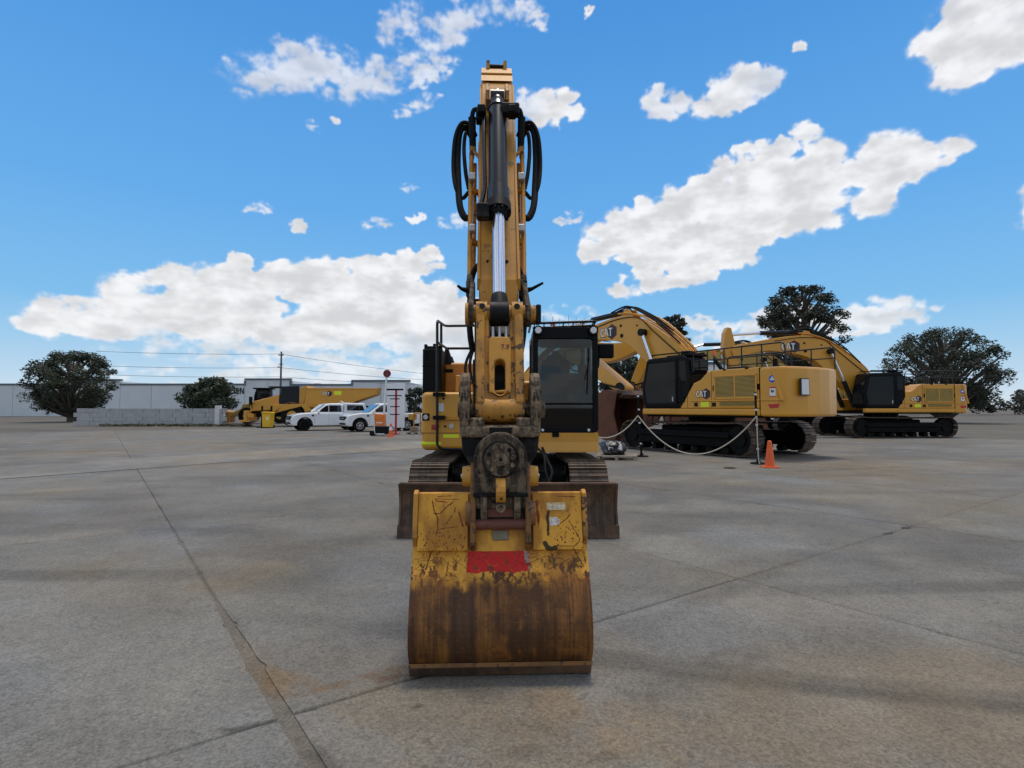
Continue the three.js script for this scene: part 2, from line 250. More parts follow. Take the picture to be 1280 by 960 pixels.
function rail(pts, r, bend = 0.06, seg = 8) {                  // straight tube with rounded corners
  const P = pts.map((p) => p.isVector3 ? p.clone() : V(...p)), path = new THREE.CurvePath(); let last = P[0];
  for (let i = 1; i < P.length - 1; i++) {
    const a = P[i].clone().sub(P[i - 1]), b = P[i + 1].clone().sub(P[i]), k = Math.min(bend, a.length() * 0.45, b.length() * 0.45);
    const s = P[i].clone().addScaledVector(a.normalize(), -k), e = P[i].clone().addScaledVector(b.normalize(), k);
    path.add(new THREE.LineCurve3(last, s)); path.add(new THREE.QuadraticBezierCurve3(s, P[i], e)); last = e;
  }
  path.add(new THREE.LineCurve3(last, P[P.length - 1]));
  const pts2 = []; for (const c of path.curves) { const n = c.isLineCurve3 ? 1 : 5; for (let i = 0; i < n; i++) pts2.push(c.getPoint(i / n)); } pts2.push(P[P.length - 1]);
  const out = []; for (let i = 0; i + 1 < pts2.length; i++) if (pts2[i].distanceTo(pts2[i + 1]) > 1e-4) out.push(bar(pts2[i], pts2[i + 1], r, r, seg));
  return out;
}
function shapeOf(pts, holes = []) { const s = new THREE.Shape(pts.map((p) => new THREE.Vector2(p[0], p[1]))); for (const h of holes) s.holes.push(new THREE.Path(h.map((p) => new THREE.Vector2(p[0], p[1])))); return s; }
function ext(pts, w, bevel = 0.012, holes = [], seg = 2) {     // profile in x,y; thickness w centred on z
  const g = new THREE.ExtrudeGeometry(Array.isArray(pts) ? shapeOf(pts, holes) : pts, { depth: w - 2 * bevel, bevelEnabled: bevel > 0, bevelSize: bevel, bevelOffset: -bevel, bevelThickness: bevel, bevelSegments: seg, curveSegments: 10 });
  return g.translate(0, 0, -w / 2 + bevel);
}
const extX = (pts, w, bevel, holes) => ext(pts, w, bevel, holes).rotateY(-Math.PI / 2);   // profile in z,y; thickness along x
const arc = (cx, cy, r, a0, a1, n = 10) => Array.from({ length: n + 1 }, (_, i) => { const a = (a0 + (a1 - a0) * i / n) * Math.PI / 180; return [cx + r * Math.cos(a), cy + r * Math.sin(a)]; });
const smooth = (pts, n = 24) => new THREE.SplineCurve(pts.map((p) => new THREE.Vector2(...p))).getPoints(n).map((p) => [p.x, p.y]);
const sub = (parent, name) => { const g = new THREE.Group(); g.name = name; parent.add(g); return g; };
const font = await new FontLoader().loadAsync('fonts/droid/droid_sans_bold.typeface.json');
function letters(str, h, depth = 0.004, squeeze = 0.8) { const g = new TextGeometry(str, { font, size: h, depth, curveSegments: 4, bevelEnabled: false }); g.computeBoundingBox(); const b = g.boundingBox; g.translate(-(b.min.x + b.max.x) / 2, -(b.min.y + b.max.y) / 2, 0).scale(squeeze, 1, 1); return g; }
// machine maker's mark: letters with a yellow wedge, on a dark hexagon that shows at its right
function logo(parent, h, place) {
  const g = sub(parent, 'logo'); place(g);
  const hx = (r) => Array.from({ length: 6 }, (_, i) => [h * 0.95 + r * Math.cos(i * Math.PI / 3 + 0.52), r * Math.sin(i * Math.PI / 3 + 0.52)]);
  part(g, 'badge', M.maroon, ext(hx(h * 0.95), 0.004, 0).translate(0, 0, 0.002));
  part(g, 'badge_centre', M.letterBlack, ext(hx(h * 0.72), 0.004, 0).translate(0, 0, 0.005));
  const back = letters('CAT', h * 1.14, 0.004, 0.82).translate(0, 0, 0.008);
  part(g, 'letter_outline', M.letterBlack, back);
  part(g, 'letters', M.letter, letters('CAT', h, 0.004, 0.86).translate(0, 0, 0.013));
  part(g, 'wedge', M.yellowClean, ext([[-h * 0.42, -h * 0.5], [h * 0.38, -h * 0.5], [-h * 0.02, -h * 0.05]], 0.003, 0).translate(0, 0, 0.019));
  return g;
}

// ------------------------------------------------------------------ ground: concrete slabs over one sheet
const concreteMap = rep(dataTex(1024, (u, v) => {
  const a = fbm(u * 5, v * 5, 5, 6, 101), f = pn(u * 256, v * 256, 256, 103), f2 = pn(u * 512, v * 512, 512, 105), b = fbm(u * 40, v * 40, 40, 4, 107, 0.6), m = fbm(u * 3, v * 3, 3, 4, 109);
  let k = 0.8 + 0.28 * (a - 0.5) + 0.36 * (f - 0.5) + 0.4 * (f2 - 0.5) + 0.3 * (b - 0.5);
  k *= 1 - 0.3 * sm(0.7, 0.8, b);
  let c = mix3([0.35, 0.333, 0.302], [0.352, 0.318, 0.265], sm(0.4, 0.65, m));
  return sc3(c, k * 0.6);
}), 3.1);
const concreteBump = rep(dataTex(512, (u, v) => { const a = 0.5 * fbm(u * 60, v * 60, 60, 4, 111, 0.65) + 0.5 * pn(u * 256, v * 256, 256, 113); return [a, a, a]; }, false), 1.7);
const concrete = new THREE.MeshStandardMaterial({ map: concreteMap, bumpMap: concreteBump, bumpScale: 0.006, roughness: 0.93, vertexColors: true });
const U = [0.81, 0.586], W_ = [0.586, -0.81];                   // slab directions on the ground: x, depth
const P0 = 3.03, DP = 5.57, Q0 = 0.79, DQ = 3.94;
const pq = (p, q) => { const x = -0.586 * p + 0.81 * q, d = 0.81 * p + 0.586 * q; return [x, d]; };
const N = (x, y, s, o = 5) => fbm(x + 500, y + 500, 4096, o, s);
// stains on the concrete in place: clay, washed patches and rubber marks of tyres
const strokes = [];
for (let i = 0; i < 46; i++) { const x = rr(-16, 16), d = rr(2.6, 30), a = rr(-0.35, 0.35) + (rnd() < 0.2 ? 0.8 : 0); strokes.push([x, d, Math.cos(a), Math.sin(a), rr(1.2, 5), rr(0.08, 0.26), rr(0.12, 0.36)]); }
const marks = [];                                              // [x, depth, half length, half width, direction, colour, strength]
const mark = (x0, y0, x1, y1, w, c, k) => { const a = gp(x0, y0), b = gp(x1, y1); marks.push([(a.x + b.x) / 2, -(a.z + b.z) / 2, Math.hypot(a.x - b.x, a.z - b.z) / 2 + w, w, Math.atan2(-(b.z - a.z), b.x - a.x), c, k]); };
const CLAY = [1.08, 0.92, 0.74], DARK = [0.5, 0.48, 0.46], PALE = [1.25, 1.23, 1.18];
mark(300, 800, 360, 868, 0.1, CLAY, 0.9); mark(330, 840, 400, 862, 0.12, CLAY, 0.8); mark(364, 872, 520, 828, 0.06, [0.85, 0.66, 0.5], 0.9); mark(470, 850, 500, 845, 0.05, [0.7, 0.5, 0.38], 0.9); mark(285, 912, 352, 900, 0.045, [0.25, 0.23, 0.21], 0.9); mark(282, 770, 300, 792, 0.07, DARK, 0.8); mark(380, 930, 420, 958, 0.05, DARK, 0.7);
mark(505, 860, 760, 950, 0.5, [1.05, 0.97, 0.84], 0.8); mark(700, 900, 1000, 930, 0.35, [1.06, 0.92, 0.78], 0.7); mark(514, 884, 526, 884, 0.02, [0.3, 0.28, 0.25], 0.9); mark(740, 950, 770, 945, 0.05, DARK, 0.5); mark(640, 945, 680, 940, 0.06, DARK, 0.45); mark(900, 828, 950, 816, 0.14, DARK, 0.45); mark(780, 870, 900, 855, 0.2, [0.75, 0.74, 0.74], 0.6);
mark(300, 600, 520, 585, 0.5, [1.12, 0.98, 0.84], 0.5); mark(560, 560, 640, 640, 0.8, CLAY, 0.35); mark(330, 570, 500, 560, 0.5, CLAY, 0.4); mark(790, 640, 1000, 655, 0.16, DARK, 0.5); mark(780, 660, 1000, 690, 0.12, DARK, 0.35); mark(800, 600, 1000, 612, 0.3, PALE, 0.5); mark(800, 585, 1000, 592, 0.25, PALE, 0.45); mark(860, 720, 1000, 705, 0.25, CLAY, 0.5);
mark(290, 690, 500, 670, 0.2, [0.72, 0.72, 0.74], 0.6); mark(300, 720, 480, 740, 0.3, [0.75, 0.75, 0.77], 0.6); mark(420, 780, 510, 760, 0.2, [1.1, 1.1, 1.09], 0.5); mark(300, 640, 500, 612, 0.1, DARK, 0.35); mark(330, 545, 520, 542, 0.8, [1.1, 0.98, 0.86], 0.6);
function stain(x, d) {
  let c = [1, 1, 1];
  for (const [mx, md, L1, w, a, mc, k] of marks) { const ca = Math.cos(a), sa = Math.sin(a), u = ((x - mx) * ca + (d - md) * sa) / L1, v = (-(x - mx) * sa + (d - md) * ca) / w; if (Math.abs(u) < 1.3 && Math.abs(v) < 2) { const r = u * u + v * v + 2.2 * (N(x * 4.5, d * 4.5, 611, 4) - 0.5) + 1.1 * (N(x * 16, d * 16, 613, 3) - 0.5); c = mix3(c, [c[0] * mc[0], c[1] * mc[1], c[2] * mc[2]], k * sm(1.15, 0.25, r)); } }
  const clay = sm(0.5, 0.68, N(x * 0.35, d * 0.35, 201)), grey = sm(0.5, 0.66, N(x * 0.28 + 9, d * 0.4, 203)), fineP = N(x * 2.2, d * 2.2, 205), pale = sm(0.56, 0.72, N(x * 0.5, d * 0.9 + 30, 207));
  c = mix3(c, [1.04, 0.9, 0.7], 0.8 * clay); c = mix3(c, [0.72, 0.72, 0.73], 0.75 * grey); c = mix3(c, [1.18, 1.18, 1.17], 0.6 * pale);
  for (const [sx, sd, cx, cd, L, w, k] of strokes) { const a = (x - sx) * cx + (d - sd) * cd, b = -(x - sx) * cd + (d - sd) * cx + 0.08 * Math.sin(a * 0.9 + sx); if (Math.abs(a) < L && Math.abs(b) < w) c = sc3(c, 1 - k * (1 - (a / L) ** 2) * sm(w, w * 0.4, Math.abs(b)) * (0.4 + 0.9 * fineP)); }
  return sc3(c, 0.86 + 0.28 * fineP);
}
function colour(g, tint = [1, 1, 1]) {
  const p = g.attributes.position, a = new Float32Array(p.count * 3), uv = new Float32Array(p.count * 2);
  for (let i = 0; i < p.count; i++) { const x = p.getX(i), z = p.getZ(i), c = stain(x, -z); for (let k = 0; k < 3; k++) a[i * 3 + k] = c[k] * tint[k]; uv[i * 2] = x * 0.86 + z * 0.5; uv[i * 2 + 1] = -z * 0.86 + x * 0.5; }
  g.setAttribute('color', new THREE.BufferAttribute(a, 3)); g.setAttribute('uv', new THREE.BufferAttribute(uv, 2)); g.computeVertexNormals(); return g;
}
const groundMat = new THREE.MeshStandardMaterial({ map: concreteMap, bumpMap: concreteBump, bumpScale: 0.004, roughness: 0.95, vertexColors: true });
{
  const g = new THREE.BufferGeometry(), pos = [], idx = []; const n = 90, xs = [], ds = [];
  for (let i = 0; i <= n; i++) { const t = i / n * 2 - 1; xs.push(Math.sign(t) * (Math.abs(t) * 40 + Math.pow(Math.abs(t), 5) * 1400)); const s = i / n; ds.push(-12 + s * 90 + Math.pow(s, 6) * 1400); }
  for (const d of ds) for (const x of xs) pos.push(x, -0.028, -d);
  for (let j = 0; j < n; j++) for (let i = 0; i < n; i++) { const a = j * (n + 1) + i, b = a + 1, c = a + n + 1, e = c + 1; idx.push(a, b, c, b, e, c); }
  g.setAttribute('position', new THREE.Float32BufferAttribute(pos, 3)); g.setIndex(idx); colour(g, [0.72, 0.68, 0.62]);
  const ground = new THREE.Mesh(g, groundMat); ground.name = 'ground'; ground.userData = { kind: 'structure', label: 'grey concrete yard of large slabs with open joints', category: 'ground' }; ground.receiveShadow = true; scene.add(ground);
  // slabs
  let count = 0;
  for (let a = -2; a < 8; a++) for (let b = -8; b < 9; b++) {
    const p0 = P0 + a * DP, q0 = Q0 + b * DQ, [cx, cd] = pq(p0 + DP / 2, q0 + DQ / 2);
    if (cd < -2.2 || cd > 46 || Math.abs(cx) > cd * 1.02 + 5) continue;
    const far = Math.hypot(cx, cd), near = far < 9, nx = far < 6.6 ? 120 : near ? 60 : 18, ny = far < 6.6 ? 170 : near ? 84 : 26, tone = rr(0.93, 1.07), warm = rr(-0.03, 0.03), lift = rr(-0.003, 0.003);
    const gp0 = 0.002, gp1 = 0.002, gq0 = b === 0 && a < 1 ? 0.034 : 0.002, gq1 = b === -1 && a < 1 ? 0.034 : 0.002;
    const pos2 = [], id2 = [];
    for (let j = 0; j <= ny; j++) for (let i = 0; i <= nx; i++) {
      const edge = i === 0 || j === 0 || i === nx || j === ny, rim = edge ? 0 : 0.004;
      let p = p0 + Math.min(1, Math.max(0, (j - 1) / (ny - 2))) * DP, q = q0 + Math.min(1, Math.max(0, (i - 1) / (nx - 2))) * DQ;
      const chipP = (e) => e + 0.007 * N(q * 9, p * 3 + a, 301, 5) + (near ? 0.055 : 0.02) * sm(0.64, 0.82, N(q * 3.3, p * 1.7, 303, 4)), chipQ = (e) => e + 0.007 * N(p * 9, q * 3 + b, 305, 5) + (near ? 0.055 : 0.02) * sm(0.64, 0.82, N(p * 3.3, q * 1.7, 307, 4));
      const wide = 0.002 + 0.03 * sm(P0 + 2.4, P0 + 0.9, p), eP0 = p0 + chipP(gp0) + rim, eP1 = p0 + DP - chipP(gp1) - rim, eQ0 = q0 + chipQ(gq0 > 0.01 ? wide : gq0) + rim, eQ1 = q0 + DQ - chipQ(gq1 > 0.01 ? wide : gq1) - rim;
      p = Math.min(eP1, Math.max(eP0, p)); q = Math.min(eQ1, Math.max(eQ0, q));
      const [x, d] = pq(p, q);
      pos2.push(x, edge ? -0.03 : lift + 0.003 * (N(x * 0.7, d * 0.7, 309, 3) - 0.5), -d);
    }
    for (let j = 0; j < ny; j++) for (let i = 0; i < nx; i++) { const k = j * (nx + 1) + i; id2.push(k, k + 1, k + nx + 1, k + 1, k + nx + 2, k + nx + 1); }
    const sg = new THREE.BufferGeometry(); sg.setAttribute('position', new THREE.Float32BufferAttribute(pos2, 3)); sg.setIndex(id2);
    const m = new THREE.Mesh(colour(sg, [tone + warm, tone, tone - warm]), concrete); m.name = 'concrete_slab'; m.receiveShadow = m.castShadow = true; ground.add(m); count++;
  }
  // filler in the wide joint at the lower left, and the paler strip poured across the yard
  const strip = (pts, y, tint, name, n = 20) => {
    const [A, B, Cc, Dd] = pts, ps = [], id = [];
    for (let j = 0; j <= 4; j++) for (let i = 0; i <= n; i++) { const s = i / n, t = j / 4, w = 0.04 * (N(i * 0.7, j * 3, 401) - 0.5); ps.push(mix(mix(A[0], B[0], s), mix(Dd[0], Cc[0], s), t), y, -(mix(mix(A[1], B[1], s), mix(Dd[1], Cc[1], s), t) + w)); }
    for (let j = 0; j < 4; j++) for (let i = 0; i < n; i++) { const k = j * (n + 1) + i; id.push(k, k + 1, k + n + 1, k + 1, k + n + 2, k + n + 1); }
    const g2 = new THREE.BufferGeometry(); g2.setAttribute('position', new THREE.Float32BufferAttribute(ps, 3)); g2.setIndex(id); colour(g2, tint);
    const nn = g2.attributes.normal; if (nn.getY(0) < 0) { g2.setIndex(id.map((_, k) => id[k - (k % 3) + [0, 2, 1][k % 3]])); g2.computeVertexNormals(); }
    const m = new THREE.Mesh(g2, concrete); m.name = name; m.receiveShadow = true; ground.add(m); return m;
  };
  strip([pq(-1, Q0 - 0.07), pq(P0 + DP - 0.02, Q0 - 0.07), pq(P0 + DP - 0.02, Q0 + 0.07), pq(-1, Q0 + 0.07)], -0.006, [0.82, 0.77, 0.69], 'joint_filler', 90);
  const gq = (x, y) => { const p = gp(x, y); return [p.x, -p.z]; };
  strip([gq(-260, 618), gq(545, 559), gq(545, 550), gq(-260, 600)], 0.007, [1.28, 1.28, 1.27], 'concrete_strip', 80);
}

// ------------------------------------------------------------------ the wheel-less machine in the middle: crawler excavator with blade, seen head on
const OD = 9.5, OX = -0.045;
const exc = thing('crawler_excavator', 'yellow crawler excavator with raised arm, rusty dozer blade and worn bucket resting on the concrete', 'excavator');
exc.position.set(OX, 0, -OD);
const L = (px, py, d) => at(px, py, d).sub(exc.position);

// shoes round two wheels: [{z,y,r} front, {z,y,r} rear]; returns places along the loop
function loopPlaces(f, b, n, sag = 0.03) {
  const pts = []; const add = (z, y) => pts.push([z, y]);
  for (let i = 0; i <= 60; i++) { const t = i / 60; add(mix(b[0], f[0], t), mix(b[1] + b[2], f[1] + f[2], t) - sag * Math.sin(Math.PI * t) - sag * 0.4 * Math.sin(3 * Math.PI * t) ** 2); }
  for (let i = 1; i <= 24; i++) { const a = Math.PI / 2 - Math.PI * i / 24; add(f[0] + f[2] * Math.cos(a), f[1] + f[2] * Math.sin(a)); }
  for (let i = 1; i <= 60; i++) { const t = i / 60; add(mix(f[0], b[0], t), mix(f[1] - f[2], b[1] - b[2], t)); }
  for (let i = 1; i <= 24; i++) { const a = -Math.PI / 2 - Math.PI * i / 24; add(b[0] + b[2] * Math.cos(a), b[1] + b[2] * Math.sin(a)); }
  const Ls = [0]; for (let i = 1; i < pts.length; i++) Ls.push(Ls[i - 1] + Math.hypot(pts[i][0] - pts[i - 1][0], pts[i][1] - pts[i - 1][1]));
  const tot = Ls[Ls.length - 1], out = []; let j = 0;
  const where = (s) => { s = mod(s, tot); j = 0; while (Ls[j + 1] < s) j++; const t = (s - Ls[j]) / (Ls[j + 1] - Ls[j]); return [mix(pts[j][0], pts[j + 1][0], t), mix(pts[j][1], pts[j + 1][1], t)]; };
  for (let i = 0; i < n; i++) { const s = (i + 0.5) * tot / n, a = where(s - 0.02), c = where(s + 0.02), m = where(s); out.push([m[0], m[1], Math.atan2(c[1] - a[1], c[0] - a[0])]); }
  return { out, pitch: tot / n };
}
// one crawler track along z; shoes are parts of the track
function track(parent, x, w, f, b, n, mat, frameMat, detail = true) {
  const t = sub(parent, 'track'); t.position.x = x;
  const { out, pitch } = loopPlaces(f, b, n);
  const prof = [[-pitch / 2 + 0.006, 0], [pitch / 2 - 0.006, 0], [pitch / 2 - 0.004, 0.05], [pitch / 2 - 0.02, 0.05], [pitch / 2 - 0.028, 0.022], [0.012, 0.022], [0.006, 0.042], [-0.006, 0.042], [-0.012, 0.022], [-pitch / 2 + 0.028, 0.022], [-pitch / 2 + 0.02, 0.034], [-pitch / 2 + 0.008, 0.034]];
  const shoe = merged([extX(prof, w, 0)]);
  for (const [z, y, a] of out) {
    const m = new THREE.Mesh(shoe, mat); m.name = 'track_shoe'; m.castShadow = m.receiveShadow = true; m.position.set(0, y, z); m.rotation.x = -a; t.add(m);
  }
  const fr = [], R = f[2];
  fr.push(box(-w * 0.28, w * 0.28, f[1] - R * 0.55, f[1] + R * 0.45, b[0] + b[2] * 0.8, f[0] - f[2] * 0.75, 0.04));
  part(t, 'track_frame', frameMat, fr);
  const wheel = (c, r, name) => part(t, name, M.black, bar([-w * 0.22, c[1], c[0]], [w * 0.22, c[1], c[0]], r * 0.9, r * 0.9, 28), bar([-w * 0.3, c[1], c[0]], [w * 0.3, c[1], c[0]], r * 0.45, r * 0.45, 20));
  wheel(f, f[2], 'idler_wheel'); wheel(b, b[2], 'drive_sprocket');
  const nr = 7; for (let i = 0; i < nr; i++) { const z = mix(b[0], f[0], (i + 0.8) / (nr + 0.6)), y = f[1] - R + 0.13; part(t, 'track_roller', M.black, bar([-w * 0.33, y, z], [w * 0.33, y, z], 0.11, 0.11, 16)); }
  part(t, 'link_chain', M.black, bar([-w * 0.12, f[1] + R - 0.03, b[0]], [-w * 0.12, f[1] + R - 0.03, f[0]], 0.03), bar([w * 0.12, f[1] + R - 0.03, b[0]], [w * 0.12, f[1] + R - 0.03, f[0]], 0.03));
  return t;
}
for (const s of [-1, 1]) track(exc, s * 1.05, 0.5, [1.72, 0.43, 0.365], [-1.75, 0.43, 0.365], 52, M.trackSteel, M.greaseBlack);
{
  part(exc, 'car_body', M.greaseBlack, box(-0.85, 0.85, 0.38, 0.72, -1.0, 1.0, 0.05), bar([0, 0.7, 0], [0, 0.93, 0], 0.62, 0.62, 32));
  // dozer blade
  const front = smooth([[2.64, 0.63], [2.565, 0.48], [2.55, 0.32], [2.6, 0.15], [2.65, 0.06]], 14), back = smooth([[2.6, 0.06], [2.555, 0.15], [2.5, 0.32], [2.52, 0.48], [2.59, 0.635]], 14);
  const blade = part(exc, 'dozer_blade', M.rust, extX([...front, ...back], 2.6, 0.004));
  part(blade, 'blade_lip', M.rust, bar([-1.3, 0.635, 2.615], [1.3, 0.635, 2.615], 0.022, 0.022, 10));
  part(blade, 'cutting_edge', M.rust, extX([[2.69, 0.008], [2.665, 0.15], [2.632, 0.152], [2.65, 0.008]], 2.65, 0.003));
  for (const s of [-1, 1]) part(blade, 'side_plate', M.rust, extX([...smooth([[2.645, 0.645], [2.585, 0.45], [2.575, 0.32], [2.66, 0.07]], 10), [2.5, 0.1], [2.4, 0.35], [2.5, 0.62]], 0.025, 0.003).translate(s * 1.308, 0, 0));
  for (const s of [-1, 1]) part(exc, 'blade_arm', M.greaseBlack, extX([[1.0, 0.32], [1.0, 0.6], [1.6, 0.56], [2.54, 0.42], [2.54, 0.22], [1.6, 0.3]], 0.14, 0.015).translate(s * 0.5, 0, 0));
  for (const s of [-1, 1]) part(exc, 'blade_cylinder', M.greaseBlack, bar([s * 0.2, 0.62, 1.0], [s * 0.28, 0.48, 1.9], 0.065), bar([s * 0.28, 0.48, 1.9], [s * 0.33, 0.42, 2.52], 0.035));
}
// upper structure
{
  part(exc, 'deck', M.greaseBlack, box(-1.22, 1.2, 0.93, 1.06, -1.7, 0.85, 0.03));
  part(exc, 'counterweight', M.yellow, box(-1.26, 1.26, 0.96, 1.85, -1.95, -1.15, 0.25));
  part(exc, 'engine_hood', M.yellow, box(-1.0, 0.5, 1.06, 2.02, -1.2, -0.35, 0.06));
  // storage box at the machine's right front
  const lb = part(exc, 'storage_box', M.yellow, box(-1.315, -0.28, 0.915, 1.79, -0.75, 0.98, 0.075));
  part(lb, 'box_seam', M.greaseBlack, box(-1.318, -0.3, 1.172, 1.18, -0.5, 0.9835, 0));
  part(lb, 'box_door', M.yellow, box(-1.055, -0.33, 1.4, 1.765, 0.95, 1.002, 0.012));
  part(lb, 'door_edge', M.yellow, box(-1.09, -0.33, 1.372, 1.4, 0.95, 1.03, 0.012));
  part(lb, 'door_seam', M.greaseBlack, box(-1.07, -1.062, 1.19, 1.78, 0.9, 0.9835, 0));
  part(lb, 'reflective_band', M.hivis, box(-1.319, -1.0, 0.985, 1.055, -0.4, 0.986, 0.07));
  part(lb, 'reflective_strip', M.hivis, box(-0.985, -0.75, 1.105, 1.155, 0.98, 0.988, 0));
  part(lb, 'tail_lamp', M.redLamp, box(-1.16, -1.085, 1.225, 1.305, 0.97, 0.999, 0.01));
  const tie = part(lb, 'step_light', M.blackFrame, box(-1.3, -1.19, 1.36, 1.47, 0.93, 0.996, 0.015)); part(tie, 'lens', M.zinc, bar([-1.245, 1.415, 0.99], [-1.245, 1.415, 1.004], 0.04, 0.036, 18));
  part(lb, 'warning_label', M.whitePrint, box(-1.055, -0.975, 1.5, 1.62, 1.0, 1.005, 0)).userData.label = 'white and blue warning label';
  part(lb, 'filler_cap', M.zinc, bar([-0.86, 1.28, 0.975], [-0.86, 1.28, 0.998], 0.04, 0.038, 18));
  for (const x of [-1.06, -0.955, -0.98]) part(lb, 'bolt', M.greaseBlack, bar([x, x === -0.98 ? 1.69 : 1.275, 0.97], [x, x === -0.98 ? 1.69 : 1.275, x === -0.98 ? 1.012 : 0.99], 0.018, 0.018, 8));
  part(exc, 'fuel_tank', M.yellow, box(-1.1, -0.3, 1.79, 2.31, -0.9, 0.02, 0.05));
  part(exc, 'battery_box', M.yellow, box(-0.87, -0.3, 1.79, 2.08, 0.0, 0.42, 0.03));
  part(exc, 'vent_slot', M.greaseBlack, box(-1.07, -0.94, 2.14, 2.2, -0.02, 0.027, 0.004));
  const bh = part(exc, 'radiator_housing', M.blackFrame, box(-1.36, -1.06, 1.775, 2.48, 0.05, 0.6, 0.015), box(-1.33, -1.1, 2.46, 2.53, 0.1, 0.55, 0.015), box(-1.345, -1.3, 2.48, 2.56, 0.45, 0.55, 0.01), box(-1.21, -1.15, 2.48, 2.57, 0.45, 0.53, 0.01), box(-1.12, -1.085, 2.48, 2.55, 0.4, 0.5, 0.008));
  part(bh, 'housing_rib', M.black, box(-1.365, -1.055, 2.2, 2.215, 0.2, 0.612, 0.003), box(-1.34, -1.28, 2.3, 2.46, 0.56, 0.615, 0.01), box(-1.19, -1.12, 2.28, 2.44, 0.56, 0.61, 0.01));
  part(exc, 'exhaust_stack', M.blackFrame, bar(L(559, 456, 9.6), L(559, 446, 9.6), 0.14, 0.09, 18), bar(L(559, 446, 9.6), L(558.5, 434, 9.6), 0.07, 0.022, 14));
  // rails
  const R = 0.021;
  part(exc, 'handrail', M.blackPaint, rail([L(600, 407, 9.3), L(556.5, 407.5, 9.3), L(546.5, 400.5, 8.42), L(546.5, 557, 8.42), L(552, 561, 8.42), L(579, 562, 8.42)], R, 0.09));
  part(exc, 'handrail', M.blackPaint, rail([L(600, 435.5, 9.3), L(558.5, 435.5, 9.3), L(547, 428, 8.44)], R, 0.06));
  part(exc, 'rail_post', M.blackPaint, bar(L(551.5, 404, 9.0), L(551.5, 492, 9.0), R));
  for (const y of [493, 522]) part(exc, 'rail_clamp', M.blackFrame, box(L(541, y, 8.4).x, L(556, y, 8.4).x, L(0, y + 2.5, 8.4).y, L(0, y - 2.5, 8.4).y, 1.0, 1.12, 0.01));
}
